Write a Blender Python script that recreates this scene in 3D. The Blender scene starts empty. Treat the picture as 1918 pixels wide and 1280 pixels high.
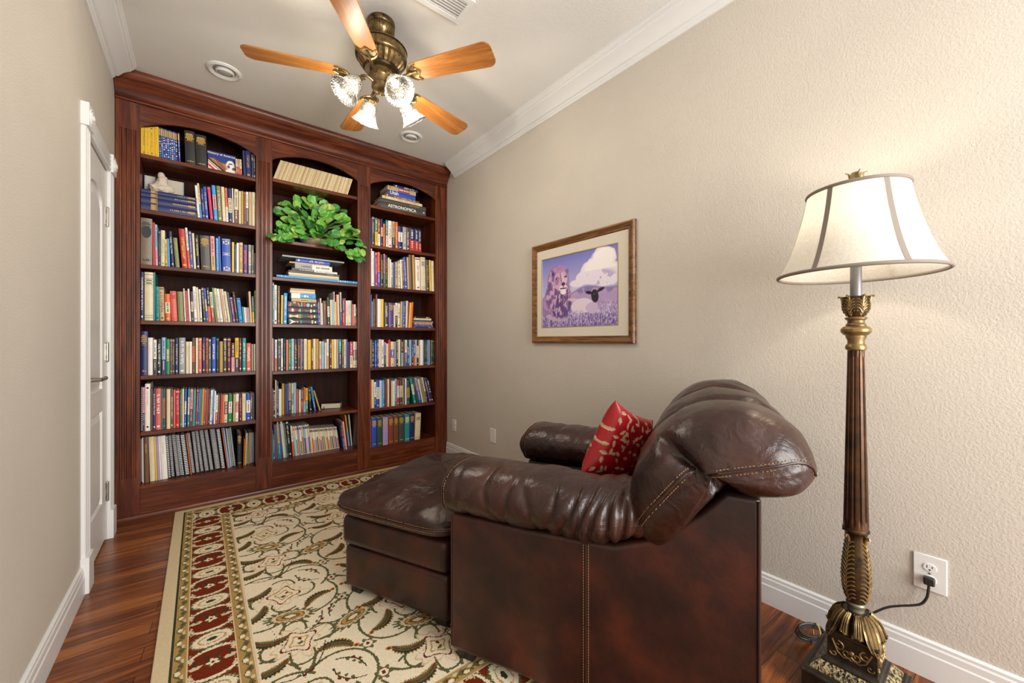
import bpy, math, random
import numpy as np
from mathutils import Vector, Matrix, noise as mnoise

random.seed(7)
SC = bpy.context.scene
COL = SC.collection
PI = math.pi
R_ = math.radians

# ------------------------------------------------------------------ camera
FPX, YAW, CX, CY, CAMH = 732.0, R_(38.6), 959.0, 638.0, 1.2
cam_data = bpy.data.cameras.new('camera')
cam_data.sensor_width = 36.0
cam_data.lens = 36.0 * FPX / 1918.0
cam_data.shift_y = -(640.0 - CY) / 1918.0
cam_data.clip_start = 0.02
cam = bpy.data.objects.new('camera', cam_data)
COL.objects.link(cam)
cam.location = (0, 0, CAMH)
cam.rotation_euler = (PI / 2, 0, -YAW)
SC.camera = cam

# ------------------------------------------------------------------ world, large light, exposure
world = bpy.data.worlds.new('world')
SC.world = world
world.use_nodes = True
wb = world.node_tree.nodes['Background']
wb.inputs[0].default_value = (1.0, 0.97, 0.93, 1)
wb.inputs[1].default_value = 0.62

def area_light(name, loc, rot, sx, sy, power, col):
    d = bpy.data.lights.new(name, 'AREA')
    d.shape = 'RECTANGLE'; d.size = sx; d.size_y = sy
    d.energy = power; d.color = col
    o = bpy.data.objects.new(name, d); COL.objects.link(o)
    o.location = loc; o.rotation_euler = rot
    return o

# added area light behind the camera, soft fill through the open room end
area_light('fill_behind_camera', (1.3, -2.4, 1.7), (R_(90), 0, 0), 2.0, 2.6, 160.0, (1.0, 0.985, 0.96))

SC.view_settings.view_transform = 'Standard'
SC.view_settings.look = 'None'
SC.view_settings.gamma = 1.0
SC.view_settings.use_curve_mapping = False
SC.view_settings.exposure = 0.52
CUSH_C, CUSH_X, CUSH_Z = (-.519, .523, .745), (-.352, .857, -.377), (-.378, .238, .895)
FAN_W, LAMP_W, SHADE_PHASE = 5.8, 3.0, 42.0
SC.cycles.max_bounces = 10
SC.cycles.transparent_max_bounces = 12
SC.cycles.caustics_reflective = False
SC.cycles.caustics_refractive = False
SC.cycles.sample_clamp_indirect = 6.0
SC.cycles.use_denoising = True

def point_light(name, loc, power, col, radius, parent=None):
    d = bpy.data.lights.new(name, 'POINT')
    d.energy = power; d.color = col; d.shadow_soft_size = radius
    o = bpy.data.objects.new(name, d); COL.objects.link(o)
    if parent is not None:
        o.parent = parent; o.location = Vector(loc) - OFF[parent.name]
    else:
        o.location = loc
    return o

# ------------------------------------------------------------------ pixel -> place (used only to read positions off the photograph)
_s, _c = math.sin(YAW), math.cos(YAW)
def ray(px, py):
    u = (px - CX) / FPX; v = (CY - py) / FPX
    return (_s + u * _c, _c - u * _s, v)
def onY(px, py, Y):
    r = ray(px, py); t = Y / r[1]
    return r[0] * t, CAMH + r[2] * t
def onZ(px, py, Z):
    r = ray(px, py); t = (Z - CAMH) / r[2]
    return r[0] * t, r[1] * t

# ------------------------------------------------------------------ colour
def s2l(c):
    return c / 12.92 if c <= 0.04045 else ((c + 0.055) / 1.055) ** 2.4
def hexc(h):
    return tuple(s2l(int(h[i:i + 2], 16) / 255.0) for i in (0, 2, 4))

# ------------------------------------------------------------------ mesh builder
OFF = {}
class MB:
    def __init__(self):
        self.v = []; self.f = []; self.c = []
    def face(self, idx, col=None):
        self.f.append(tuple(idx)); self.c.append(col)
    def quad(self, a, b, c, d, col=None):
        n = len(self.v); self.v += [tuple(a), tuple(b), tuple(c), tuple(d)]
        self.face((n, n + 1, n + 2, n + 3), col); return self
    def box(self, x0, x1, y0, y1, z0, z1, col=None, M=None):
        n = len(self.v)
        p = [(x0, y0, z0), (x1, y0, z0), (x1, y1, z0), (x0, y1, z0), (x0, y0, z1), (x1, y0, z1), (x1, y1, z1), (x0, y1, z1)]
        if M is not None: p = [tuple(M @ Vector(q)) for q in p]
        self.v += p
        for q in ((3, 2, 1, 0), (4, 5, 6, 7), (0, 1, 5, 4), (1, 2, 6, 5), (2, 3, 7, 6), (3, 0, 4, 7)):
            self.face([n + i for i in q], col)
        return self
    def prism(self, poly, fn, t0, t1, col=None, cap=True):
        """poly: closed list of (a,b); fn(a,b,t)->xyz"""
        n = len(self.v); k = len(poly)
        for t in (t0, t1):
            for a, b in poly: self.v.append(tuple(fn(a, b, t)))
        for i in range(k):
            j = (i + 1) % k
            self.face((n + i, n + j, n + k + j, n + k + i), col)
        if cap:
            self.face([n + i for i in range(k)][::-1], col)
            self.face([n + k + i for i in range(k)], col)
        return self
    def lathe(self, prof, seg=24, c=(0, 0, 0), M=None, col=None, fn=None, close=False):
        """prof: list (r,z). fn(r,ang,z)->r' lets flutes modulate the radius"""
        n = len(self.v); m = len(prof)
        for r, z in prof:
            for i in range(seg):
                a = 2 * PI * i / seg
                rr = fn(r, a, z) if fn else r
                p = Vector((rr * math.cos(a), rr * math.sin(a), z))
                if M is not None: p = M @ p
                self.v.append((p.x + c[0], p.y + c[1], p.z + c[2]))
        for j in range(m - 1):
            for i in range(seg):
                k = (i + 1) % seg
                self.face((n + j * seg + i, n + j * seg + k, n + (j + 1) * seg + k, n + (j + 1) * seg + i), col)
        if prof[0][0] > 1e-6: self.face([n + i for i in range(seg)][::-1], col) if not close else None
        if prof[-1][0] > 1e-6: self.face([n + (m - 1) * seg + i for i in range(seg)], col) if not close else None
        return self
    def tube(self, pts, r, seg=8, col=None, rfn=None, closed=False):
        pts = [Vector(p) for p in pts]; n = len(self.v); m = len(pts)
        up = Vector((0, 0, 1))
        prevN = None
        for i, p in enumerate(pts):
            if closed: d = pts[(i + 1) % m] - pts[i - 1]
            else: d = pts[min(i + 1, m - 1)] - pts[max(i - 1, 0)]
            if d.length < 1e-9: d = Vector((1, 0, 0))
            d.normalize()
            if prevN is None:
                a = up if abs(d.z) < 0.9 else Vector((1, 0, 0))
                N = (a - d * a.dot(d)).normalized()
            else:
                N = prevN - d * prevN.dot(d)
                N = N.normalized() if N.length > 1e-6 else prevN
            prevN = N; B = d.cross(N)
            rr = rfn(i / (m - 1)) * r if rfn else r
            for k in range(seg):
                a = 2 * PI * k / seg
                q = p + (N * math.cos(a) + B * math.sin(a)) * rr
                self.v.append(tuple(q))
        for j in range(m if closed else m - 1):
            jj = (j + 1) % m
            for k in range(seg):
                kk = (k + 1) % seg
                self.face((n + j * seg + k, n + j * seg + kk, n + jj * seg + kk, n + jj * seg + k), col)
        if not closed:
            self.face([n + k for k in range(seg)][::-1], col)
            self.face([n + (m - 1) * seg + k for k in range(seg)], col)
        return self
    def grid(self, fn, nu, nv, cu=False, cv=False, col=None, colfn=None):
        n = len(self.v)
        for i in range(nu):
            for j in range(nv):
                self.v.append(tuple(fn(i / (nu if cu else nu - 1), j / (nv if cv else nv - 1))))
        for i in range(nu if cu else nu - 1):
            for j in range(nv if cv else nv - 1):
                a = n + i * nv + j; b = n + ((i + 1) % nu) * nv + j
                c = n + ((i + 1) % nu) * nv + (j + 1) % nv; d = n + i * nv + (j + 1) % nv
                self.face((a, b, c, d), colfn(i, j) if colfn else col)
        return self
    def build(self, name, mat, parent=None, origin=None, smooth=True, bevel=0.0, angle=35, bseg=2):
        me = bpy.data.meshes.new(name)
        off = OFF[parent.name] if parent is not None else (Vector(origin) if origin is not None else Vector((0, 0, 0)))
        arr = np.array(self.v, dtype=np.float64) - np.array(off)
        me.from_pydata(arr.tolist(), [], self.f)
        me.materials.append(mat)
        if any(c is not None for c in self.c):
            at = me.color_attributes.new('Col', 'FLOAT_COLOR', 'CORNER')
            buf = []
            for f, c in zip(self.f, self.c):
                c = c or (0.5, 0.5, 0.5)
                buf += [c[0], c[1], c[2], 1.0] * len(f)
            at.data.foreach_set('color', buf)
        if smooth:
            me.polygons.foreach_set('use_smooth', [True] * len(me.polygons))
            try: me.set_sharp_from_angle(angle=R_(angle))
            except Exception: pass
        me.update()
        o = bpy.data.objects.new(name, me); COL.objects.link(o)
        if parent is not None:
            o.parent = parent
        elif origin is not None:
            o.location = origin
        OFF[o.name] = Vector(off)
        if bevel:
            b = o.modifiers.new('bevel', 'BEVEL'); b.width = bevel; b.segments = bseg
            b.limit_method = 'ANGLE'; b.angle_limit = R_(40)
        return o

def thing(name, label, cat, loc, group=None):
    o = bpy.data.objects.new(name, None); COL.objects.link(o)
    o.location = loc; o.empty_display_size = 0.05
    o['label'] = label; o['category'] = cat
    if group: o['group'] = group
    OFF[o.name] = Vector(loc)
    return o
def tag(o, label, cat, group=None):
    o['label'] = label; o['category'] = cat
    if group: o['group'] = group
    return o
def struct(o):
    o['kind'] = 'structure'; return o

def spline(P, n, closed=False):
    """Catmull-Rom through P (tuples), n samples per segment"""
    P = [Vector(p) for p in P]; m = len(P); out = []
    for i in range(m if closed else m - 1):
        if closed: a, b, c, d = P[i - 1], P[i], P[(i + 1) % m], P[(i + 2) % m]
        else: a, b, c, d = P[max(i - 1, 0)], P[i], P[i + 1], P[min(i + 2, m - 1)]
        for k in range(n):
            t = k / n
            out.append(0.5 * ((2 * b) + (c - a) * t + (2 * a - 5 * b + 4 * c - d) * t * t + (3 * b - a - 3 * c + d) * t ** 3))
    if not closed: out.append(P[-1])
    return out

# ------------------------------------------------------------------ materials
def new_mat(name, base=(0.5, 0.5, 0.5), rough=0.5, metal=0.0, coat=0.0, spec=None):
    m = bpy.data.materials.new(name); m.use_nodes = True
    b = m.node_tree.nodes['Principled BSDF']
    b.inputs['Base Color'].default_value = (*base, 1)
    b.inputs['Roughness'].default_value = rough
    b.inputs['Metallic'].default_value = metal
    if coat:
        b.inputs['Coat Weight'].default_value = coat
        b.inputs['Coat Roughness'].default_value = 0.15
    if spec is not None: b.inputs['Specular IOR Level'].default_value = spec
    return m, m.node_tree, b
def N(nt, t, **kw):
    n = nt.nodes.new(t)
    for k, v in kw.items():
        if k in ('operation', 'blend_type', 'data_type', 'feature', 'distance', 'wave_type', 'bands_direction', 'attribute_name', 'attribute_type', 'rings_direction'): setattr(n, k, v)
        else: n.inputs[k].default_value = v
    return n
def L(nt, a, b): nt.links.new(a, b)
def coords(nt, scale=(1, 1, 1), rot=(0, 0, 0)):
    tc = nt.nodes.new('ShaderNodeTexCoord'); mp = nt.nodes.new('ShaderNodeMapping')
    mp.inputs['Scale'].default_value = scale; mp.inputs['Rotation'].default_value = rot
    L(nt, tc.outputs['Object'], mp.inputs['Vector']); return mp.outputs['Vector']
def ramp(nt, fac, stops):
    r = nt.nodes.new('ShaderNodeValToRGB'); e = r.color_ramp.elements
    while len(e) < len(stops): e.new(0.5)
    for i, (p, c) in enumerate(stops): e[i].position = p; e[i].color = (*c, 1)
    L(nt, fac, r.inputs['Fac']); return r.outputs['Color']
def bump(nt, b, h, strength, dist):
    n = nt.nodes.new('ShaderNodeBump'); n.inputs['Strength'].default_value = strength; n.inputs['Distance'].default_value = dist
    L(nt, h, n.inputs['Height']); L(nt, n.outputs['Normal'], b.inputs['Normal']); return n

def mk_paint(name, col, rough, peel, scale=90.0):
    m, nt, b = new_mat(name, col, rough)
    v = coords(nt)
    n1 = N(nt, 'ShaderNodeTexNoise', Scale=scale, Detail=2.0, Roughness=0.5); L(nt, v, n1.inputs['Vector'])
    n2 = N(nt, 'ShaderNodeTexNoise', Scale=1.7, Detail=2.0); L(nt, v, n2.inputs['Vector'])
    c = ramp(nt, n2.outputs['Fac'], [(0.3, tuple(x * 0.955 for x in col)), (0.7, tuple(min(1, x * 1.035) for x in col))])
    L(nt, c, b.inputs['Base Color'])
    bump(nt, b, n1.outputs['Fac'], peel, 0.004)
    return m
M_WALL = mk_paint('beige_wall_paint', (0.56, 0.512, 0.445), 0.75, 0.34, 150.0)
M_CEIL = mk_paint('ceiling_paint', (0.74, 0.725, 0.69), 0.8, 0.3, 110.0)
M_WHITE, _, _ = new_mat('white_trim_paint', (0.72, 0.72, 0.71), 0.35)
M_DOOR, _, _ = new_mat('white_door_paint', (0.70, 0.69, 0.665), 0.4)
M_PLASTIC, _, _ = new_mat('white_plastic', (0.76, 0.75, 0.73), 0.3)
M_BLACKP, _, _ = new_mat('black_plastic', (0.02, 0.018, 0.018), 0.35)
M_DARK, _, _ = new_mat('dark_void', (0.012, 0.011, 0.01), 0.8)
M_NICKEL, _, _ = new_mat('satin_nickel', (0.50, 0.47, 0.42), 0.3, 1.0)

def mk_wood(name, stops, along, rough=0.36, coat=0.10, sc=1.0, spec=0.32):
    m, nt, b = new_mat(name, stops[0][1], rough, coat=coat, spec=spec)
    s = {'x': (1.1 * sc, 14 * sc, 14 * sc), 'y': (14 * sc, 1.1 * sc, 14 * sc), 'z': (14 * sc, 14 * sc, 1.1 * sc)}[along]
    v = coords(nt, s)
    n1 = N(nt, 'ShaderNodeTexNoise', Scale=1.0, Detail=5.0, Roughness=0.6, Distortion=1.4); L(nt, v, n1.inputs['Vector'])
    v2 = coords(nt, tuple(q * 6 for q in s))
    n2 = N(nt, 'ShaderNodeTexNoise', Scale=1.0, Detail=2.0); L(nt, v2, n2.inputs['Vector'])
    mx = N(nt, 'ShaderNodeMath', operation='MULTIPLY_ADD'); mx.inputs[1].default_value = 0.3
    L(nt, n2.outputs['Fac'], mx.inputs[0]); 
    mm = N(nt, 'ShaderNodeMath', operation='MULTIPLY'); mm.inputs[1].default_value = 0.75
    L(nt, n1.outputs['Fac'], mm.inputs[0]); L(nt, mm.outputs[0], mx.inputs[2])
    c = ramp(nt, mx.outputs[0], stops)
    L(nt, c, b.inputs['Base Color'])
    bump(nt, b, n2.outputs['Fac'], 0.08, 0.002)
    return m
MAH = [(0.30, (0.022, 0.0045, 0.0018)), (0.50, (0.085, 0.0165, 0.0050)), (0.72, (0.20, 0.050, 0.014))]
M_WOODX = mk_wood('mahogany_horizontal_grain', MAH, 'x')
M_WOODZ = mk_wood('mahogany_vertical_grain', MAH, 'z')
M_WOODIN = mk_wood('mahogany_shaded_back', [(0.3, (0.009, 0.0024, 0.0012)), (0.7, (0.040, 0.0095, 0.0042))], 'z', 0.55, 0.0, 1.0, 0.12)  # darker copy of the mahogany, shade of the bay interiors put into the colour
M_BLADE = mk_wood('golden_oak_blade', [(0.28, (0.14, 0.042, 0.010)), (0.5, (0.36, 0.135, 0.03)), (0.72, (0.52, 0.23, 0.06))], 'x', 0.36, 0.0, 1.5)
M_FRAMEW = mk_wood('oak_picture_frame', [(0.34, (0.035, 0.013, 0.005)), (0.5, (0.15, 0.062, 0.018)), (0.7, (0.30, 0.14, 0.045))], 'y', 0.4, 0.2, 2.2)

# plank floor
def mk_floor():
    m, nt, b = new_mat('hardwood_planks', (0.2, 0.07, 0.03), 0.30, coat=0.10, spec=0.35)
    v = coords(nt, (1, 1, 1), (0, 0, R_(4)))
    br = N(nt, 'ShaderNodeTexBrick'); br.offset = 0.37; br.squash = 1.0
    br.inputs['Scale'].default_value = 1.0; br.inputs['Mortar Size'].default_value = 0.0012
    br.inputs['Brick Width'].default_value = 0.85; br.inputs['Row Height'].default_value = 0.083
    br.inputs['Color1'].default_value = (0.0, 0.0, 0.0, 1); br.inputs['Color2'].default_value = (1, 1, 1, 1)
    br.inputs['Mortar'].default_value = (0.5, 0.5, 0.5, 1)
    L(nt, v, br.inputs['Vector'])
    v2 = coords(nt, (2.0, 34, 1), (0, 0, R_(4)))
    sep = N(nt, 'ShaderNodeVectorMath', operation='MULTIPLY_ADD')
    sep.inputs[1].default_value = (7.0, 7.0, 7.0)
    L(nt, br.outputs['Color'], sep.inputs[0]); L(nt, v2, sep.inputs[2])
    n1 = N(nt, 'ShaderNodeTexNoise', Scale=1.0, Detail=5.0, Roughness=0.62, Distortion=1.0); L(nt, sep.outputs[0], n1.inputs['Vector'])
    mx = N(nt, 'ShaderNodeMath', operation='MULTIPLY_ADD'); mx.inputs[1].default_value = 0.16
    sp = nt.nodes.new('ShaderNodeSeparateColor'); L(nt, br.outputs['Color'], sp.inputs[0])
    L(nt, sp.outputs[0], mx.inputs[0]); 
    mm = N(nt, 'ShaderNodeMath', operation='MULTIPLY'); mm.inputs[1].default_value = 0.85
    L(nt, n1.outputs['Fac'], mm.inputs[0]); L(nt, mm.outputs[0], mx.inputs[2])
    c = ramp(nt, mx.outputs[0], [(0.30, (0.042, 0.0095, 0.0028)), (0.50, (0.185, 0.050, 0.011)), (0.72, (0.42, 0.150, 0.036))])
    dk = N(nt, 'ShaderNodeMix', data_type='RGBA'); dk.inputs['B'].default_value = (0.02, 0.006, 0.003, 1)
    L(nt, c, dk.inputs['A']); L(nt, br.outputs['Fac'], dk.inputs['Factor'])
    L(nt, dk.outputs['Result'], b.inputs['Base Color'])
    bump(nt, b, br.outputs['Fac'], -0.25, 0.002)
    return m
M_FLOOR = mk_floor()

# colour-attribute material (book covers, rug, cushion, painting ...)
def mk_attr(name, rough, var=0.0, scale=60.0, bumps=0.0, sheen=0.0, spec=None):
    m, nt, b = new_mat(name, (0.5, 0.5, 0.5), rough, spec=spec)
    a = N(nt, 'ShaderNodeAttribute', attribute_name='Col')
    if var or bumps:
        v = coords(nt); n = N(nt, 'ShaderNodeTexNoise', Scale=scale, Detail=3.0); L(nt, v, n.inputs['Vector'])
    if var:
        c = ramp(nt, n.outputs['Fac'], [(0.3, (1 - var,) * 3), (0.7, (1.0,) * 3)])
        mx = N(nt, 'ShaderNodeMix', data_type='RGBA', blend_type='MULTIPLY'); mx.inputs['Factor'].default_value = 1.0
        L(nt, a.outputs['Color'], mx.inputs['A']); L(nt, c, mx.inputs['B']); L(nt, mx.outputs['Result'], b.inputs['Base Color'])
    else: L(nt, a.outputs['Color'], b.inputs['Base Color'])
    if bumps: bump(nt, b, n.outputs['Fac'], bumps, 0.002)
    if sheen: b.inputs['Sheen Weight'].default_value = sheen
    return m
M_COVER = mk_attr('printed_cover', 0.42, 0.12, 40.0)
M_PRINT = mk_attr('printed_lettering', 0.5)
M_PAGES, _nt, _b = new_mat('paper_pages', (0.62, 0.55, 0.42), 0.85)
_v = coords(_nt, (900, 3, 3)); _n = N(_nt, 'ShaderNodeTexNoise', Scale=1.0, Detail=1.0); L(_nt, _v, _n.inputs['Vector'])
L(_nt, ramp(_nt, _n.outputs['Fac'], [(0.35, (0.46, 0.40, 0.30)), (0.65, (0.70, 0.64, 0.52))]), _b.inputs['Base Color'])
# ================================================================== ROOM SHELL
XL, XR, YB, YW, CEIL, YN = -0.44, 2.03, 3.64, 3.975, 2.98, -1.3
WT = 0.12
struct(MB().box(XL - WT, XR + WT, YN, YW + WT, -0.1, 0).build('floor', M_FLOOR))
struct(MB().box(XL - WT, XR + WT, YN, YW + WT, CEIL, CEIL + 0.1).build('ceiling', M_CEIL))
struct(MB().box(XR, XR + WT, YN, YW + WT, 0, CEIL).build('wall_right', M_WALL))
struct(MB().box(XL - WT, XR + WT, YW, YW + WT, 0, CEIL).build('wall_back', M_WALL))
DY0, DY1, DZ = 2.80, 3.37, 2.225
w = MB()
w.box(XL - WT, XL, YN, DY0, 0, CEIL).box(XL - WT, XL, DY1, YW + WT, 0, CEIL).box(XL - WT, XL, DY0, DY1, DZ, CEIL)
struct(w.build('wall_left', M_WALL, smooth=False))

# baseboards : profile (offset from wall, height)
BP = [(0, 0), (0.016, 0), (0.016, 0.085), (0.013, 0.090), (0.013, 0.112), (0.010, 0.118), (0.010, 0.128), (0.004, 0.134), (0, 0.134)]
struct(MB().prism(BP, lambda a, b, t: (XL + a, t, b), YN, 2.695).build('baseboard_left', M_WHITE, angle=20))
struct(MB().prism(BP, lambda a, b, t: (XR - a, t, b), YN, YB - 0.005).build('baseboard_right', M_WHITE, angle=20))

# crown mouldings : (out from wall, drop from ceiling)
CP = [(0, 0), (0.118, 0), (0.118, 0.014), (0.108, 0.022), (0.106, 0.034), (0.098, 0.036), (0.094, 0.046), (0.078, 0.055), (0.058, 0.070), (0.044, 0.088), (0.034, 0.100), (0.022, 0.104), (0.020, 0.112), (0.012, 0.118), (0.010, 0.130), (0, 0.130)]
struct(MB().prism(CP, lambda a, b, t: (XL + a, t, CEIL - b), YN, 3.50).build('trim_1', M_WHITE, angle=25))
struct(MB().prism(CP, lambda a, b, t: (XR - a, t, CEIL - b), YN, 3.47).build('trim_2', M_WHITE, angle=25))

# ------------------------------------------------------------------ closet door in the left wall
def fluted_y(m, y0, y1, z0, z1, x=XL):
    """vertical fluted casing board on the left wall"""
    w_ = y1 - y0
    prof = []
    for t, d in ((0, 0), (0, .016), (.10, .020), (.18, .020), (.22, .014), (.30, .014), (.34, .020), (.44, .020), (.48, .014), (.54, .014), (.58, .020), (.68, .020), (.72, .014), (.80, .014), (.84, .020), (.92, .020), (1, .016), (1, 0)):
        prof.append((y0 + t * w_, d))
    m.prism(prof, lambda a, b, t: (x + b, a, t), z0, z1)
cas = MB()
fluted_y(cas, 2.705, DY0, 0.16, DZ)
fluted_y(cas, DY1, 3.465, 0.16, DZ)
pr = []
for t, d in ((0, 0), (0, .016), (.10, .020), (.18, .020), (.22, .014), (.30, .014), (.34, .020), (.44, .020), (.48, .014), (.54, .014), (.58, .020), (.68, .020), (.72, .014), (.80, .014), (.84, .020), (.92, .020), (1, .016), (1, 0)):
    pr.append((DZ + t * 0.095, d))
cas.prism(pr, lambda a, b, t: (XL + b, t, a), DY0, DY1)
for y0, y1 in ((2.697, DY0 + 0.004), (DY1 - 0.004, 3.473)):
    cas.box(XL, XL + 0.030, y0, y1, DZ - 0.004, DZ + 0.105)          # rosette block
    cas.box(XL, XL + 0.030, y0, y1, 0, 0.17)                          # plinth block
    yc = (y0 + y1) / 2
    for rr, h in ((0.042, 0.034), (0.030, 0.037), (0.014, 0.041)):
        cas.lathe([(rr, 0), (rr, h), (rr - 0.008, h), (rr - 0.008, 0.02)], 20, M=Matrix.Translation((XL, yc, DZ + 0.05)) @ Matrix.Rotation(R_(90), 4, 'Y'))
struct(cas.build('trim_3', M_WHITE, angle=25, bevel=0.0015))

door = thing('door_1', 'narrow white two panel closet door in the left wall', 'door', (XL, 3.085, 0))
door['kind'] = 'structure'
dm = MB()
dx = XL - 0.004
ya, yb = DY0 + 0.003, DY1 - 0.003
# slab with recessed panels: stiles and rails in front, panels behind
st = 0.105
dm.box(dx - 0.035, dx - 0.012, ya, yb, 0.012, DZ - 0.004)
def bar(y0, y1, z0, z1): dm.box(dx - 0.014, dx, y0, y1, z0, z1)
bar(ya, ya + st, 0.012, DZ - 0.004); bar(yb - st, yb, 0.012, DZ - 0.004)
bar(ya + st, yb - st, 0.012, 0.25); bar(ya + st, yb - st, 0.79, 0.92)
# arched top rail
arc = [(ya + st, DZ - 0.004), (yb - st, DZ - 0.004)]
yc = (ya + yb) / 2; hw = (yb - ya) / 2 - st
arc2 = [(yc + hw * math.cos(a), 1.98 + 0.085 * math.sin(a)) for a in [PI * k / 14 for k in range(15)]]
dm.prism([(arc[0][0], arc[0][1])] + [(yc - hw, 1.98)] + arc2[::-1][1:] + [(arc[1][0], arc[1][1])], lambda a, b, t: (t, a, b), dx - 0.014, dx)
dm.build('door_slab', M_DOOR, door, bevel=0.003)
pm = MB()
def raised(y0, y1, z0, z1, arch=False):
    P0, P1 = [], []
    for ins, lst in ((0.006, P0), (0.045, P1)):
        a0, a1, b0, b1 = y0 + ins, y1 - ins, z0 + ins, z1 - ins
        lst += [(a0, b0), (a1, b0)]
        if arch:
            for k in range(13):
                a = PI * k / 12
                lst.append(((a0 + a1) / 2 + (a1 - a0) / 2 * math.cos(a), b1 + 0.075 * math.sin(a)))
        else: lst += [(a1, b1), (a0, b1)]
    n = len(pm.v); k = len(P0)
    pm.v += [(dx - 0.0125, a, b) for a, b in P0] + [(dx - 0.003, a, b) for a, b in P1]
    for i in range(k):
        j = (i + 1) % k; pm.face((n + i, n + j, n + k + j, n + k + i))
    pm.face([n + k + i for i in range(k)])
raised(ya + st, yb - st, 0.25, 0.79); raised(ya + st, yb - st, 0.92, 1.975, True)
pm.build('raised_panels', M_DOOR, door, smooth=False)
for z in (1.946, 1.13, 0.29):
    h = MB()
    h.box(dx, dx + 0.003, DY1 - 0.034, DY1 + 0.002, z - 0.05, z + 0.05)
    h.lathe([(0.007, -0.052), (0.007, 0.052)], 10, c=(dx + 0.008, DY1 - 0.002, z))
    h.lathe([(0.0, -0.062), (0.006, -0.058), (0.007, -0.052)], 10, c=(dx + 0.008, DY1 - 0.002, z))
    h.lathe([(0.007, 0.052), (0.006, 0.058), (0.0, 0.062)], 10, c=(dx + 0.008, DY1 - 0.002, z))
    ho = h.build('hinge', M_NICKEL, door)
    s = MB()
    for dz in (-0.03, 0.03): s.box(dx + 0.003, dx + 0.0042, DY1 - 0.024, DY1 - 0.016, z + dz - 0.010, z + dz + 0.010)
    s.build('screw_slot', M_BLACKP, ho)
lv = MB()
Mx = Matrix.Translation((dx, 2.857, 1.0)) @ Matrix.Rotation(R_(90), 4, 'Y')
lv.lathe([(0.032, 0), (0.032, 0.006), (0.027, 0.011), (0.012, 0.014), (0.010, 0.05), (0.012, 0.056), (0.0, 0.06)], 20, M=Mx)
lp = spline([(dx + 0.05, 2.857, 1.0), (dx + 0.056, 2.88, 1.001), (dx + 0.055, 2.93, 1.003), (dx + 0.052, 2.968, 1.0)], 5)
lv.tube(lp, 0.0095, 10, rfn=lambda t: 1.0 - 0.25 * t + (0.35 if t > 0.9 else 0))
lv.build('lever_handle', M_NICKEL, door)

# ------------------------------------------------------------------ wall plates
def duplex(cy, cz, w_, h_, label, plug=False):
    t = thing('wall_outlet', label, 'outlet', (XR, cy, cz), None)
    p = MB().box(XR - 0.006, XR, cy - w_ / 2, cy + w_ / 2, cz - h_ / 2, cz + h_ / 2)
    p.build('cover_plate', M_PLASTIC, t, bevel=0.003)
    for dz in (0.021, -0.021):
        r = MB()
        poly = [(cy + 0.0175 * math.cos(a) * (1 if abs(math.cos(a)) < .93 else .95), cz + dz + 0.0145 * math.sin(a)) for a in [2 * PI * k / 24 for k in range(24)]]
        r.prism(poly, lambda a, b, q: (q, a, b), XR - 0.0085, XR - 0.004)
        ro = r.build('receptacle', M_PLASTIC, t, bevel=0.0008)
        s = MB()
        for dy, hh in ((0.0065, 0.0045), (-0.0065, 0.0036)):
            s.box(XR - 0.0089, XR - 0.0083, cy + dy - 0.001, cy + dy + 0.001, cz + dz + 0.003 - hh, cz + dz + 0.003 + hh)
        s.lathe([(0.0026, 0), (0.0026, 0.0006)], 10, M=Matrix.Translation((XR - 0.0083, cy, cz + dz - 0.0075)) @ Matrix.Rotation(R_(-90), 4, 'Y'))
        s.build('plug_slot', M_DARK, ro, smooth=False)
    MB().lathe([(0.003, 0), (0.003, 0.0015), (0.0, 0.002)], 10, M=Matrix.Translation((XR - 0.006, cy, cz)) @ Matrix.Rotation(R_(-90), 4, 'Y')).build('screw', M_NICKEL, t)
    return t
duplex(3.487, 0.334, 0.072, 0.116, 'white duplex wall outlet nearest the bookcase')
duplex(0.159, 0.372, 0.084, 0.126, 'white wall outlet beside the floor lamp with a black plug in it')
bp = MB().box(XR - 0.006, XR, 2.772, 2.852, 0.294, 0.418)
tag(bp.build('blank_wall_plate', M_PLASTIC, origin=None, bevel=0.0025), 'blank white wall plate between the near bookcase outlet and the leather armchair', 'wall plate')

# ------------------------------------------------------------------ ceiling fittings
M_RECESS, _, _ = new_mat("grey_recess", (0.22, 0.22, 0.20), 0.5); M_DUCT, _, _ = new_mat('pale_duct_lining', (0.50, 0.50, 0.54), 0.6)
M_LENS, _, _ = new_mat("frosted_lens", (0.52, 0.52, 0.47), 0.25)
def recessed(x, y, label):
    t = thing('recessed_light', label, 'ceiling light', (x, y, CEIL), 'recessed ceiling lights')
    MB().lathe([(0.062, 0.0), (0.066, -0.006), (0.082, -0.012), (0.095, -0.006), (0.096, 0.0)], 36, c=(x, y, CEIL), close=True).build('trim_ring', M_WHITE, t)
    MB().lathe([(0.066, -0.002), (0.064, -0.0005), (0.02, -0.0008), (0.0, -0.0008)], 28, c=(x, y, CEIL), close=True).build('recess', M_RECESS, t)
    Mt = Matrix.Translation((x + 0.004, y + 0.006, CEIL + 0.006)) @ Matrix.Rotation(R_(8), 4, 'X')
    MB().lathe([(0.052, 0.006), (0.052, -0.013), (0.046, -0.018), (0.042, -0.016)], 28, M=Mt, close=True).build('eyeball_collar', M_WHITE, t)
    MB().lathe([(0.043, -0.012), (0.034, -0.017), (0.02, -0.020), (0.0, -0.021)], 28, M=Mt, close=True).build('bulb_lens', M_LENS, t)
    return t


recessed(0.125, 3.202, 'unlit recessed eyeball light in the ceiling above the left bookcase bay')
recessed(1.44, 3.215, 'unlit recessed light in the ceiling behind the fan lamps')

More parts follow.
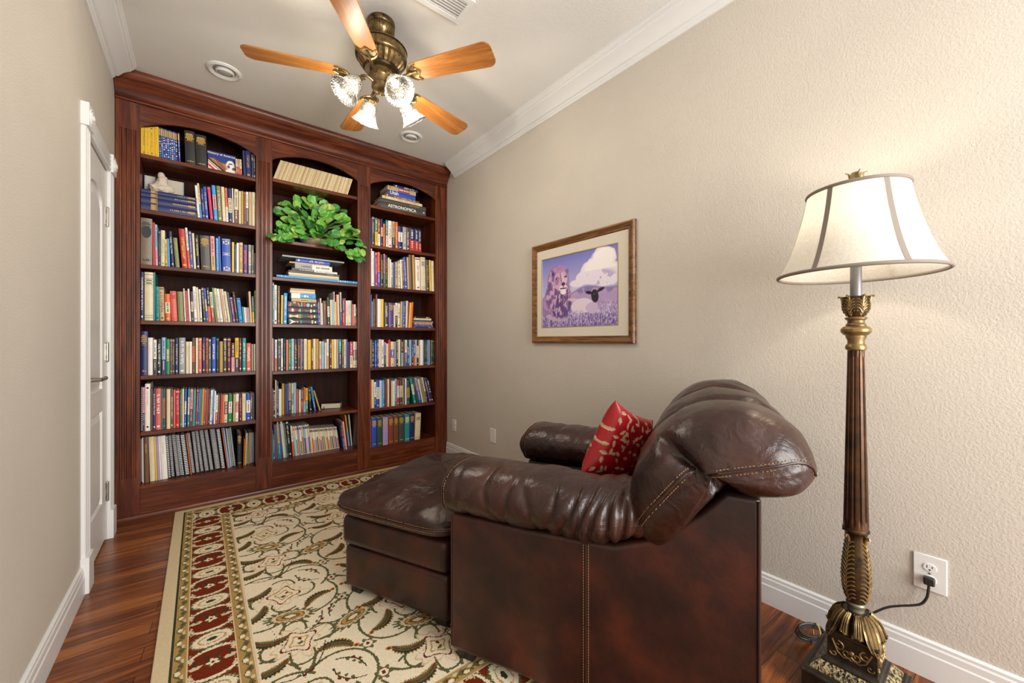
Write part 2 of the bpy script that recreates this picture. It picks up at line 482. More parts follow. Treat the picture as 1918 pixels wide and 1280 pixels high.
# supply register, corner at the top edge of the frame
t = thing('ceiling_vent', 'white ceiling air vent at the top edge beyond the fan', 'vent', (0.98, 1.80, CEIL))
fr = MB(); vx0, vx1, vy0, vy1 = 0.80, 1.13, 1.72, 1.90
vz = CEIL - 0.010
for a in ((vx0, vx1, vy0, vy0 + 0.028), (vx0, vx1, vy1 - 0.028, vy1), (vx0, vx0 + 0.028, vy0 + 0.028, vy1 - 0.028), (vx1 - 0.028, vx1, vy0 + 0.028, vy1 - 0.028)):
    fr.box(*a, vz, CEIL)
fr.build('frame', M_WHITE, t, smooth=False)
for k in range(7):
    y = vy0 + 0.038 + k * 0.0175
    MB().box(vx0 + 0.028, vx1 - 0.028, -0.007, 0.007, -0.0008, 0.0008, M=Matrix.Translation((0, y, CEIL - 0.006)) @ Matrix.Rotation(R_(18), 4, 'X')).build('louvre', M_WHITE, t, smooth=False)
MB().box(vx0 + 0.02, vx1 - 0.02, vy0 + 0.02, vy1 - 0.02, CEIL - 0.0012, CEIL).build('duct_opening', M_DUCT, t)

# ================================================================== BOOKCASE
BAYS = {'left': (-0.318, 0.342), 'middle': (0.452, 1.116), 'right': (1.232, 1.895)}
SHELF = {'left': [2.473, 2.096, 1.719, 1.337, 0.960, 0.577, 0.213],
         'middle': [2.504, 2.018, 1.712, 1.334, 0.953, 0.574, 0.215],
         'right': [2.461, 2.090, 1.706, 1.326, 0.948, 0.567, 0.205]}
STH = 0.028
YBK = YW - 0.012                                                     # face of the back board
bc = thing('bookcase', 'dark red mahogany built-in bookcase of three arched bays', 'bookcase', (0.8, 3.8, 0))
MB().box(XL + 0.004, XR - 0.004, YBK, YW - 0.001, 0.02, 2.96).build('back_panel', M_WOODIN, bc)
cols = [(XL + 0.004, -0.318, 4), (0.342, 0.452, 3), (1.116, 1.232, 3), (1.895, XR - 0.018, 4)]
for i, (a, b, nf) in enumerate(cols):
    # carcass upright behind each pilaster
    sd = MB()
    if i in (0, 1, 2, 3):
        sd.box(a + 0.006, b - 0.006 if i else b, YB + 0.02, YBK, 0.02, 2.95)
        if i: sd.v = []; sd.f = []; sd.c = []; sd.box(a if i == 3 else a, b, YB + 0.02, YBK, 0.02, 2.95)
    sd.build('side_panel', M_WOODZ, bc)
    # fluted pilaster face
    p = MB()
    zf0, zf1 = 0.275, 2.615
    y0, y1 = YB, YB + 0.021
    p.box(a, b, y0, y1, 0.02, zf0); p.box(a, b, y0, y1, zf1, 2.83)
    wdt = b - a; prof = [(a, 0.021), (a, 0)]
    m0 = a + wdt * 0.12; m1 = b - wdt * 0.12; step = (m1 - m0) / nf
    for k in range(nf):
        c_ = m0 + step * (k + 0.5); r = step * 0.30
        for q in range(7):
            an = PI * q / 6
            prof.append((c_ - r * math.cos(an), r * 0.8 * math.sin(an)))
    prof += [(b, 0), (b, 0.021)]
    p.prism(prof, lambda u, v, t: (u, YB + v, t), zf0, zf1)
    p.build('pilaster', M_WOODZ, bc, angle=50)
# outer edge strip beside the right wall
MB().box(XR - 0.018, XR - 0.003, YB - 0.008, YB + 0.03, 0.02, 2.83).build('scribe_strip', M_WOODZ, bc, bevel=0.002)
for bay, (a, b) in BAYS.items():
    for k, z in enumerate(SHELF[bay]):
        s = MB()
        if k == 6: s.box(a, b, YB + 0.004, YBK, z - 0.03, z)
        else: s.box(a + 0.0008, b - 0.0008, YB + 0.003, YBK, z - STH, z)
        s.build('shelf', M_WOODX, bc, bevel=0.003)
    z = SHELF[bay][6]
    MB().box(a, b, YB + 0.003, YB + 0.022, 0.02, z - 0.001).build('base_panel', M_WOODX, bc, bevel=0.0015)
    # arched head board
    zc, rise = 2.648, 0.088
    poly = [(a, 2.83)]
    for q in range(25):
        t_ = q / 24
        x = a + (b - a) * t_
        poly.append((x, zc + rise * (1 - (2 * t_ - 1) ** 2) ** 0.85))
    poly.append((b, 2.83))
    MB().prism(poly, lambda u, v, t: (u, t, v), YB + 0.002, YB + 0.022).build('arched_valance', M_WOODX, bc, angle=50)
    MB().box(a, b, YB + 0.022, YBK, 2.935, 2.95).build('top_board', M_WOODX, bc)
# crown, frieze bead and base shoe
KP = [(0.02, 2.80), (0.0, 2.80), (-0.010, 2.803), (-0.014, 2.811), (-0.010, 2.819), (-0.004, 2.824), (-0.012, 2.832), (-0.018, 2.846), (-0.028, 2.866), (-0.044, 2.886), (-0.060, 2.898), (-0.064, 2.904), (-0.064, 2.916), (-0.072, 2.922), (-0.078, 2.934), (-0.088, 2.944), (-0.092, 2.956), (-0.092, 2.977), (0.02, 2.977)]
MB().prism(KP, lambda a, b, t: (t, YB + a, b), XL + 0.003, XR - 0.003).build('crown_moulding', M_WOODX, bc, angle=28)
SP = [(0.02, 0), (-0.016, 0), (-0.016, 0.012), (-0.012, 0.020), (-0.004, 0.024), (0.02, 0.024)]
MB().prism(SP, lambda a, b, t: (t, YB + a, b), XL + 0.003, XR - 0.018).build('base_shoe', M_WOODX, bc, angle=28)
# ================================================================== BOOKS
CC = {'wh': ('EFE9DE', 'white'), 'cr': ('DFD0AA', 'cream'), 'tn': ('C2A274', 'tan'), 'gy': ('9A9C9A', 'grey'),
      'bk': ('19181A', 'black'), 'ch': ('45423E', 'charcoal'), 'br': ('6A452B', 'brown'), 'mr': ('641822', 'maroon'),
      'rd': ('B82A28', 'red'), 'or': ('E2672A', 'orange'), 'yl': ('E6BC2C', 'yellow'), 'gd': ('B9923A', 'ochre'),
      'gn': ('22824F', 'green'), 'dg': ('2B4A35', 'dark green'), 'ol': ('7F8350', 'olive'), 'tl': ('178C8C', 'teal'),
      'lb': ('8CBBD8', 'pale blue'), 'sk': ('2E9AE0', 'sky blue'), 'bl': ('2350B4', 'blue'), 'nv': ('16225A', 'navy'),
      'pu': ('583A86', 'purple'), 'lv': ('A892C4', 'lavender'), 'pk': ('E79AA4', 'pink'), 'mg': ('C81F63', 'magenta'),
      'co': ('DB6358', 'coral'), 'tp': ('7C705E', 'taupe'), 'rs': ('8A3A24', 'russet'), 'bf': ('D2BC8C', 'buff')}
CL = {k: hexc(v[0]) for k, v in CC.items()}
ROWN = ['top', 'second', 'third', 'fourth', 'fifth', 'sixth', 'bottom']
def ordn(n):
    return '%d%s' % (n, 'th' if 10 <= n % 100 <= 20 else {1: 'st', 2: 'nd', 3: 'rd'}.get(n % 10, 'th'))

def print_marks(w, h, style, base, acc, rnd, pb):
    """printing on the spine: flat quads just proud of it (local x 0..w, z 0..h, y<0)"""
    y = -0.0007
    A = CL[acc] if acc else None
    def q(x0, x1, z0, z1, c, yy=y): pb.quad((x0, yy, z0), (x1, yy, z0), (x1, yy, z1), (x0, yy, z1), c)
    e = min(0.0012, w * 0.08)
    dark = sum(CL[base]) < 0.9
    if style == 't':
        z = h * (0.90 - 0.1 * rnd.random()); zend = h * (0.22 + 0.2 * rnd.random())
        lw = min(w * 0.55, 0.016)
        while z > zend:
            ln = min(0.016, max(0.004, lw * (0.45 + 0.5 * rnd.random())))
            off = w / 2 - lw / 2
            if rnd.random() < 0.86:
                k = rnd.randint(0, 3)
                q(off, off + lw, z - ln * 0.28, z, A)
                if k == 1: q(off, off + lw * 0.3, z - ln * 0.8, z - ln * 0.28, A)
                elif k == 2: q(off + lw * 0.7, off + lw, z - ln * 0.8, z - ln * 0.28, A)
                elif k == 3: q(off + lw * 0.35, off + lw * 0.65, z - ln * 0.8, z - ln * 0.28, A)
            z -= ln * 1.0
        q(w * 0.25, w * 0.75, h * 0.06, h * 0.06 + min(0.012, h * 0.06), A)
        if rnd.random() < 0.35: q(e, w - e, h * 0.93, h * 0.965, A)
    elif style == 'h':
        for zz, ww in ((0.90, .6), (0.865, .8), (0.82, .7), (0.775, .85), (0.73, .5)):
            x = w * (0.5 - ww / 2)
            while x < w * (0.5 + ww / 2) - 0.002:
                l = w * (0.07 + 0.1 * rnd.random()); q(x, min(x + l, w * (0.5 + ww / 2)), h * zz - 0.0045, h * zz + 0.0045, A); x += l + w * 0.03
        q(w * 0.12, w * 0.88, h * 0.685, h * 0.692, A)
        x = w * 0.2
        while x < w * 0.78:
            l = w * 0.1; q(x, x + l, h * 0.085, h * (0.10 + 0.03 * rnd.random()), A); x += l * 1.4
    elif style == 'b':
        for zz in (0.055, 0.10, 0.74, 0.80, 0.86, 0.945): q(e, w - e, h * zz, h * zz + 0.0022, A)
        for zz in (0.77, 0.83): q(w * .2, w * .8, h * zz - .002, h * zz + .004, A)
    elif style == 'd':                                               # ornament of gilt diamonds
        for zz, s in ((0.90, 1), (0.86, -1), (0.12, 1), (0.08, -1)):
            for xx in (0.22, 0.5, 0.78):
                r = w * 0.13; cx, cz = w * xx, h * zz + (0.006 * s if xx == .5 else 0)
                pb.quad((cx, y, cz - r), (cx + r, y, cz), (cx, y, cz + r), (cx - r, y, cz), A)
        for zz in (0.50, 0.56, 0.965, 0.03): q(w * .06, w * .94, h * zz, h * zz + 0.003, A)
        q(w * .3, w * .7, h * .52, h * .545, A)
    elif style == 'l':
        z0, z1 = h * (0.28 + .1 * rnd.random()), h * (0.66 + .12 * rnd.random())
        q(e, w - e, z0, z1, A)
        D = CL['bk'] if sum(A) > 0.7 else CL['wh']
        z = z1 - 0.006
        while z > z0 + 0.008:
            q(w * .32, w * .68, z - 0.005, z, D, y - 0.0003); z -= 0.0075 if rnd.random() < .8 else 0.013
        q(w * .3, w * .7, h * .07, h * .10, A)
    elif style == 'x':
        zs = h * (0.40 + .12 * rnd.random())
        q(e * .3, w - e * .3, h * 0.004, zs, A)
        D = CL['wh'] if dark else CL['ch']; z = h * 0.92
        while z > zs + 0.02:
            q(w * .34, w * .66, z - 0.0052, z, D); z -= 0.0078 if rnd.random() < .8 else 0.015
        E = CL['wh'] if sum(A) < 0.9 else CL['bk']; z = zs - 0.01
        while z > h * .14:
            q(w * .36, w * .64, z - 0.0045, z, E, y - 0.0003); z -= 0.0072 if rnd.random() < .8 else 0.012
    elif style == 'v':                                               # magazine spine
        q(w * .2, w * .8, h * .03, h * (0.45 + .2 * rnd.random()), A)
        q(w * .15, w * .85, h * .86, h * .95, CL[rnd.choice(['rd', 'bk', 'nv', 'gn', 'or', 'ch'])])
    elif style == 'g':                                               # periodical: light title on top, dotted picture strip below
        q(w * .1, w * .9, h * .74, h * .96, A)
        z = h * .70
        while z > h * .06:
            q(w * .2, w * .8, z - 0.008, z, CL[rnd.choice(['wh', 'lv', 'sk', 'cr', 'pu'])]); z -= 0.008 + 0.012 * rnd.random()
    elif style == 'p' and w > 0.016 and rnd.random() < .6:
        D = tuple(c * 0.45 for c in CL[base]) if not dark else CL['tn']; z = h * .84
        while z > h * (.45 + .2 * rnd.random()):
            q(w * .4, w * .6, z - 0.004, z, D); z -= 0.0068 if rnd.random() < .8 else 0.011

BOOKN = [0]
def build_volume(name, cat, label, X, Y, Z, w, h, d, base, style, acc, lean=0.0, rotm=None, group=None, extra=None, loose_pages=False):
    """one upright volume; object origin at its lower left spine corner, leaning about the depth axis"""
    rnd = random.Random(BOOKN[0] * 13 + 5); BOOKN[0] += 1
    cb = CL[base]; th = min(0.0026, w * 0.14)
    m = MB()
    thick = w > 0.014
    over = 0.0035 if thick else 0.001
    # cover: rounded spine with two boards
    ns = 5 if thick else 3
    outer = []; inner = []
    for k in range(ns):
        t = k / (ns - 1); bul = min(0.004, w * 0.13) * (1 - (2 * t - 1) ** 2)
        outer.append((t * w, min(0.004, w * 0.13) - bul if thick else (0.0 if 0 < t < 1 else 0.0004)))
        inner.append((th + t * (w - 2 * th), th + 0.004))
    poly = [(0, d)] + outer + [(w, d), (w - th, d)] + inner[::-1] + [(th, d)]
    m.prism(poly, lambda a, b, t: (a, b, t), 0, h, cb)
    M = Matrix.Rotation(lean, 4, 'Y')
    o = m.build(name, M_COVER, None, smooth=True, angle=40)
    o.location = (X, Y, Z); o.rotation_euler = (0, lean, 0)
    if rotm is not None:
        o.rotation_mode = 'QUATERNION'; o.rotation_quaternion = rotm
    tag(o, label, cat, group); OFF[o.name] = Vector((0, 0, 0))
    MB().box(th + 0.0002, w - th - 0.0002, th + 0.0042, d - over, over * 0.7, h - over).build('page_block', M_PAGES, o, smooth=False)
    pb = MB()
    print_marks(w, h, style, base, acc, rnd, pb)
    if extra: extra(pb, w, h)
    if pb.v: pb.build('spine_print', M_PRINT, o, smooth=False)
    return o

M_COIL, _, _ = new_mat('white_wire_coil', (0.80, 0.80, 0.80), 0.35)
M_COMB, _, _ = new_mat('black_comb_binding', (0.025, 0.025, 0.03), 0.4)
def build_notebook(label, X, Y, Z, w, h, d, base, style, lean, group):
    """coil or comb bound notebook standing on its edge with the binding to the front"""
    BOOKN[0] += 1
    m = MB(); base = 'bk' if base == 'gy' else base
    m.box(0, 0.0014, 0.004, d, 0, h, CL[base]).box(w - 0.0014, w, 0.004, d, 0, h, CL[base]).box(0.0014, w - 0.0014, 0.0075, 0.010, 0.002, h - 0.002, CL['bk'])
    o = m.build('spiral_notebook', M_COVER, None, smooth=False)
    o.location = (X, Y, Z); o.rotation_euler = (0, lean, 0)
    tag(o, label, 'notebook', group); OFF[o.name] = Vector((0, 0, 0))
    MB().box(0.0018, w - 0.0018, 0.010, d - 0.002, 0.002, h - 0.002).build('page_block', M_PAGES, o, smooth=False)
    c = MB()
    n = int(h / (0.0088 if style == 'coil' else 0.013)); r = max(w * 0.36, 0.003)
    for k in range(n):
        z = h * 0.02 + (h * 0.96) * (k + .5) / n
        if style == 'coil':
            c.tube([(w / 2 + r * math.cos(a), 0.006 + r * 0.8 * math.sin(a), z + 0.0045 * (2 - a / PI)) for a in [PI + PI * q / 6 for q in range(7)]], 0.0019, 4)
        else:
            c.box(w * .12, w * .88, -0.001, 0.008, z - 0.0028, z + 0.0028, None)
    if style == 'comb':
        c.build('comb_rings', M_COIL, o, smooth=False)
        MB().box(w * .08, w * .92, 0.0005, 0.0073, h * .01, h * .99).build('comb_spine', M_COMB, o, smooth=False)
    else: c.build('wire_coil', M_COIL, o)
    return o

# ---- rows read off the photograph:  x_left x_right y_top lean colour style accent   (pixels of a crop; origin and scale given)
ROWS = []
def row(bay, k, segs, setback=(0.022, 0.022), kind='book', bands=None):
    ROWS.append((bay, k, segs, setback, kind))
def ser(n, x0, x1, y0, y1, cyc, lean0=0, lean1=0):
    out = []
    for i in range(n):
        a = x0 + (x1 - x0) * i / n; b = x0 + (x1 - x0) * (i + .97) / n; t = i / max(1, n - 1)
        c = cyc[i % len(cyc)]
        out.append('%.1f %.1f %.1f %.1f %s' % (a, b, y0 + (y1 - y0) * t, lean0 + (lean1 - lean0) * t, c))
    return ';'.join(out)

# left bay
row('left', 0, [(255, 225, 15.98, 'M:' + ser(9, 142, 692, 215, 190, ['yl p -', 'yl t br', 'yl p -', 'yl t gd'], -32, -45) + ';M:' + ser(9, 700, 1255, 205, 365, ['nv g gd', 'bl g tn'], -55, -42).replace(';', ';M:') + ';M:1282 1328 385 -25 bl g yl;1475 1785 290 -22 bk h gd;1803 2127 409 -20 bk h gd'),
                (360, 235, 12.8, '1058 1100 800 -12 cr x rd;1104 1148 805 -10 tn x rd;1152 1196 815 -8 cr x rd;1236 1284 600 -20 nv p -;1290 1420 600 -14 nv t gd;1432 1478 690 -10 nv b gd;1484 1540 700 -8 bk t wh')])
row('left', 1, [(362, 335, 14.22, '125 185 175 -70 wh t yl;190 240 120 -75 cr x sk;246 322 260 -50 nv t lv;332 408 210 -55 bl t cr;452 535 215 -72 mg t co;556 655 170 -55 sk l pk;668 775 185 -42 ol t cr;788 872 210 -36 cr p -;880 940 240 -28 or x wh;946 1046 255 -14 nv l cr;1054 1084 255 -10 wh p -;1092 1200 268 0 cr x br;1216 1270 325 0 cr p -;1276 1340 325 0 gd p -;1352 1402 345 0 br t or;1408 1466 345 0 wh x nv;1478 1562 345 0 tn p -;1568 1664 352 0 cr p -')])
row('left', 2, [(255, 400, 11.63, '100 350 85 0 tp h bk;362 420 195 -10 rd p -;427 475 240 -18 lb x pk;480 535 372 0 bk t tl;540 628 362 -12 cr t gy;640 685 560 -20 yl t bk;692 743 545 -20 sk p -;770 834 390 -55 nv t cr;860 952 530 -50 ol p -;1002 1136 330 -65 rd t yl;1142 1188 312 -62 wh x or;1194 1250 385 -42 bl t yl;1262 1310 430 -36 cr p -;1320 1390 470 -28 bk t cr'),
                (362, 420, 12.8, '192 420 265 -25 ch h gd;436 540 285 -20 pk x tn;560 618 335 -8 sk t lb;628 676 295 -20 bl p -;702 908 340 -8 bl d cr;926 984 430 0 yl p -;1002 1034 490 0 bl t lb;1042 1094 450 0 wh p -;1102 1190 435 0 gd t cr;1202 1304 490 0 pu t or;1324 1386 495 0 gy l cr;1398 1450 505 0 dg t tn;1462 1490 700 0 bk p -')])
row('left', 3, [(255, 500, 11.63, '45 165 105 0 nv t wh;182 380 110 0 cr b bk;388 414 118 0 tl p -;428 508 430 -14 tl t bk;518 624 440 -22 tn t br;640 756 590 -12 or l cr;770 906 530 -26 co b rd;922 1048 540 -22 ol p -;1060 1090 475 -24 wh t or;1098 1152 525 -26 rd t co;1162 1198 480 -30 wh p -;1204 1258 540 -12 bk l cr;1268 1338 430 -30 wh t lv;1346 1392 450 -32 cr p -'),
                (362, 530, 15.98, '216 272 195 -38 wh t bl;312 378 140 -58 bk t cr;398 454 165 -70 bl l cr;462 542 145 -62 bk x or;562 652 275 -68 cr x rd;672 724 150 -110 gn p -;736 818 165 -112 cr t gy;826 898 180 -125 wh t lv;912 988 185 -122 tn p -;992 1030 192 -125 wh t bl;1048 1120 260 -122 cr p -;1132 1180 285 -112 dg p -;1192 1274 430 -95 pu t pk;1284 1364 270 -112 bk t or;1378 1490 460 -78 sk t nv;1502 1546 720 -38 tl p -;1552 1596 735 -32 wh p -;1602 1638 740 -30 pk p -;1646 1690 740 -26 gy p -;1702 1764 260 -36 tn p -;1776 1824 405 -10 dg x yl;1838 1864 230 0 gn t yl')])
row('left', 4, [(253, 615, 14.22, '75 338 85 0 nv h gd;346 474 255 0 wh p -;486 574 310 0 wh x bk;592 694 290 0 bk t wh;712 814 250 0 lb x nv;826 928 290 0 gn l ol;940 988 285 0 br t pk;992 1054 285 0 bk t tn;1072 1150 260 0 nv t cr;1172 1338 255 0 gy t wh;1352 1438 360 0 cr p -;1446 1518 360 0 wh p -;1526 1600 260 0 br l or'),
                (362, 620, 15.06, '72 140 200 0 cr p -;152 240 200 0 co t cr;252 342 190 0 nv t yl;348 430 200 0 rs t or;438 500 225 0 dg t wh;522 640 180 0 bl t wh;652 728 200 0 bk t tl;742 840 300 0 gd p -;852 944 200 0 ch t cr;958 1060 200 0 mr t tn;1078 1168 340 0 br x pk;1182 1284 200 0 yl x bk;1298 1364 205 0 mr t wh;1388 1490 205 0 tl t wh;1504 1628 350 0 co t wh;1642 1698 375 0 ol p -;1718 1748 375 0 cr p -')])
row('left', 5, [(250, 710, 12.55, 'S:84 138 185 0 bl comb -;S:146 216 185 0 bk comb -;222 262 200 0 pk x bk;B:272 394 120 0 wh p -;406 450 235 0 br p -;462 518 245 0 nv t wh;522 652 235 10 co t wh;660 686 235 10 tl p -;692 748 245 10 dg l or;756 776 245 15 mr p -;782 868 245 20 cr p -;880 930 250 20 br t wh;942 986 260 20 co p -;992 1084 260 20 rd t pk;1098 1144 255 26 gn t lb;1150 1190 240 28 cr p -;1194 1240 245 30 bl l wh;1266 1312 240 32 tl l wh;1318 1384 245 36 pk x mr;1390 1450 255 42 tl p -'),
                (360, 715, 14.22, '92 132 200 58 rd t cr;140 184 220 58 bl t lb;190 222 210 52 tl p -;228 300 200 55 gd p -;304 342 220 52 rd t pk;348 408 215 50 rs p -;412 462 240 50 bk t or;468 518 230 58 wh t bk;524 566 215 46 sk x bl;572 610 260 40 wh p -;616 670 370 34 wh x rd;680 726 360 32 br p -;742 790 365 36 rd p -;794 840 370 38 or p -;848 936 360 30 cr l mr;956 1056 350 30 gn l wh;1082 1144 345 28 tn p -;1150 1230 335 26 wh l rd;1256 1318 330 16 mr t tn;1332 1430 325 14 cr p -;1442 1554 330 10 bl l wh;1562 1602 310 8 br t wh;1612 1656 310 8 bk p -')])
row('left', 6, [(250, 800, 11.63, 'S:72 158 265 -22 gy coil -;P:172 222 240 -55 wh p -;P:228 342 235 -70 br p -;P:362 478 235 -95 cr p -;P:486 524 225 -92 yl p -;P:532 584 222 -85 lv p -;P:588 618 215 -88 wh p -;P:624 752 210 -82 wh p -;S:764 818 195 -78 bk comb -;S:828 902 190 -84 gy coil -;S:932 1022 170 -95 gy coil -;S:1032 1056 168 -95 nv coil -;S:1062 1112 165 -100 bk comb -;S:1132 1232 165 -105 bk comb -;P:1246 1268 150 -100 or p -;S:1274 1350 135 -104 gy coil -'),
                (360, 795, 12.8, 'S:98 186 175 -105 gy coil -;S:202 284 155 -130 gy coil -;S:306 412 140 -128 gy coil -;S:430 522 135 -132 gy coil -;S:548 690 115 -125 gy coil -;S:708 798 110 -122 bk comb -;P:842 864 95 -128 or p -;P:870 904 90 -118 lb p -;S:918 954 100 -100 wh coil -;S:962 1000 100 -98 gy coil -;S:1008 1048 75 -104 tl coil -;1082 1190 215 0 bk h gd;1230 1252 360 22 or p -;1264 1290 210 34 yl p -;S:1298 1328 215 30 nv coil -;1336 1356 205 38 gd p -;S:1370 1404 205 32 ch coil -;S:1410 1440 200 26 dg coil -;S:1450 1480 195 16 gy coil -')], (0.062, 0.10))
# middle bay
row('middle', 0, [(503, 290, 11.28, 'J:' + ser(60, 97, 1672, 118, 520, ['bf p -', 'cr p -', 'bf p -', 'tn p -', 'bf p -', 'cr p -', 'tn p -', 'bf p -', 'cr p -'], 165, 112).replace(';', ';J:'))])
row('middle', 3, [(503, 525, 14.22, '112 144 60 14 tl t wh;152 224 130 26 wh t bk;250 298 155 28 br t yl;328 384 400 22 yl t pk;396 490 345 26 sk t wh'),
                  (583, 535, 16.0, '216 272 470 -14 pu x bl;282 320 385 -10 cr p -;326 352 530 -8 wh p -;362 480 460 -8 br p -;492 560 355 -10 dg l wh;578 638 430 -6 cr p -;642 688 430 -6 lb p -;696 718 190 -10 wh t gy;722 764 490 -6 yl p -;770 800 275 -10 co t gy;806 848 275 -14 cr p -;856 876 205 -14 dg p -;882 920 205 -8 cr x bl;938 990 390 0 pu x rd;996 1032 385 0 rd p -;1042 1094 455 0 wh t gy;1100 1198 450 0 cr t gy;1204 1226 450 0 bl p -;1232 1280 565 0 or p -;1288 1330 570 0 wh x rd;1338 1376 640 0 nv x gn')])
row('middle', 4, [(503, 625, 17.07, '94 154 160 0 tn l pk;162 198 180 0 nv p -;212 270 195 0 wh x or;292 398 160 0 ch t lb;406 458 165 0 wh t bk;482 548 165 0 bk t tl;566 628 195 0 co p -;642 720 185 0 gn t yl;732 820 170 0 lb t cr;832 908 180 0 mr t cr;926 1022 170 0 dg t or;1032 1054 170 0 pk p -;1062 1110 175 0 nv t lv;1132 1234 175 0 cr p -;1252 1364 200 0 yl p -;1382 1420 180 0 mr l cr'),
                  (583, 625, 17.07, '64 146 175 0 cr p -;152 244 180 0 gd p -;262 328 250 0 cr x pk;338 420 255 0 lb p -;432 490 290 0 cr p -;502 564 180 0 wh x tn;592 652 185 0 mr t wh;656 726 190 0 yl p -;738 796 190 0 wh p -;806 870 190 0 tn p -;882 970 185 0 tl x nv;988 1036 190 0 br t yl;1048 1116 190 0 cr t gy;1122 1160 185 0 bl p -;1168 1218 280 0 bk p -;1238 1326 260 0 mg x cr;1342 1420 260 0 cr l mr;1432 1480 270 0 wh l nv')])
row('middle', 5, [(503, 705, 12.79, '62 114 300 0 mr p -;118 156 330 0 bk t wh;164 188 100 0 cr p -;202 236 130 8 nv t wh;246 314 315 0 wh p -;322 380 180 0 gd p -;396 420 190 0 br p -;426 476 180 0 bl p -;482 546 170 0 tn x bk;556 602 170 0 cr l br;606 664 160 0 lb p -;676 706 310 0 co p -;726 780 325 0 cr p -;786 826 290 0 nv x rd;836 888 270 0 or x lb;892 946 290 0 yl x gn;986 1044 260 -50 bk t yl;1096 1144 270 -128 sk x bl;1216 1254 365 -178 gd p -')], (0.012, 0.16))
row('middle', 6, [(503, 780, 15.06, '66 100 770 -28 rd p -;106 136 400 -58 tl p -;146 176 540 -55 gn t wh;182 216 260 -105 bl p -;222 252 255 -112 rd p -;264 294 250 -115 tl p -;306 350 180 -145 yl x tl;356 400 240 -130 bl p -;422 488 165 -145 cr p -;498 524 210 -130 lb p -;532 578 185 -112 dg t gd;588 660 140 -98 bk t wh;688 736 280 -62 wh x or;M:' + ser(8, 756, 1206, 300, 240, ['cr v lb', 'wh v tl', 'gy v or', 'wh v gn', 'cr v rd', 'lb v nv', 'wh v pk', 'cr v bl'], -74, -60).replace(';', ';M:')),
                  (583, 770, 15.06, 'M:' + ser(17, 6, 800, 520, 458, ['cr v yl', 'cr v rd', 'wh v or', 'cr v tl', 'wh v bk', 'cr v or', 'cr v bl', 'wh v rd', 'cr v gn'], -92, -78).replace(';', ';M:') + ';M:@.05 922 946 350 -84 nv x sk;M:@.05 950 984 318 -84 or x rd;M:@.05 988 1010 310 -84 wh p -;1022 1042 215 -112 rd p -;1052 1090 120 -96 yl x lb;1096 1122 115 -66 nv p -;1128 1164 105 -72 wh p -;1172 1192 130 -50 ch l gy;1196 1220 92 0 gn x bl')], (0.10, 0.15))
# right bay
row('right', 1, [(690, 400, 17.06, '72 102 135 0 nv p -;116 196 100 6 ch t pk;212 300 140 12 gn x yl;306 376 170 0 rd x wh;396 464 175 0 nv l cr;478 540 325 0 or p -;562 616 210 0 tl x wh;636 750 225 0 wh t rd;766 856 250 0 tn x bk;870 942 270 0 or t cr;946 1090 400 0 nv l wh;1102 1222 425 0 gy t wh;1232 1306 450 0 br t wh;1316 1484 465 0 nv x rd;1492 1594 492 0 nv x rd;1602 1690 520 0 nv x rd')])
row('right', 2, [(690, 460, 14.22, '72 98 75 0 wh p -;102 156 150 0 wh t lv;162 190 230 0 pu p -;196 236 175 -14 mg t wh;246 314 175 0 or x bl;330 400 245 0 bk t tn;410 440 225 0 pk x gn;452 510 260 0 bk t gd;520 566 325 0 cr p -;570 606 370 0 wh p -;612 656 455 0 cr x ol;668 710 450 0 bl p -;720 786 445 0 tn t bk;790 856 420 0 cr t ol;872 914 380 -26 wh p -;924 964 355 -28 br t cr;976 1036 310 -36 bl t wh;1048 1100 315 -16 tn p -;1106 1186 245 -18 br p -;1196 1256 255 -18 gd p -;1266 1392 315 -10 wh t rd;1408 1532 310 -8 cr b bk;1548 1618 380 -6 ch t tn;1638 1682 390 -12 yl p -;1694 1788 410 -6 cr p -')])
row('right', 3, [(690, 545, 14.75, '66 96 110 0 bl p -;98 126 290 0 gy p -;136 200 225 0 ch t ol;206 248 100 0 rs p -;254 352 225 0 wh p -;356 426 230 0 yl p -;450 550 320 0 ch t wh;564 694 330 0 pu h gd;700 740 400 10 cr p -;744 800 335 16 wh x bk;806 880 350 18 cr t bk;890 936 300 20 tn p -;946 1020 310 20 bl t tn;1030 1080 280 28 cr p -;1084 1106 310 36 rd p -;1114 1160 330 44 yl p -;1168 1210 315 46 or p -')])
row('right', 4, [(690, 630, 14.75, '46 90 95 0 gy t yl;100 160 110 0 bk t cr;176 236 115 0 bl t lb;246 286 95 0 pu t wh;290 360 90 0 cr p -;368 430 100 0 wh t bk;440 490 170 0 lv x bk;494 556 205 0 cr p -;560 618 100 0 rd p -;622 714 150 0 cr l bl;718 770 150 0 gy p -;780 820 100 0 bk t wh;826 890 95 0 cr p -;906 960 100 0 bk x lb;970 1014 100 0 br p -;1020 1070 105 0 wh x bl;1076 1130 270 0 pu x dg;1136 1190 105 0 lb p -;1200 1240 130 0 bk t wh;1246 1302 180 0 bl x or;1306 1328 100 0 wh p -;1332 1386 100 0 bk l wh;1390 1430 105 0 tn p -;1436 1520 105 0 wh p -;1526 1566 105 0 nv t tl;1574 1616 108 0 bk t tn;1620 1660 108 0 tl t gy;1666 1702 106 0 lv p -;1708 1732 108 0 dg p -;1740 1776 108 0 ch t yl;1786 1830 110 0 bk t tl')])
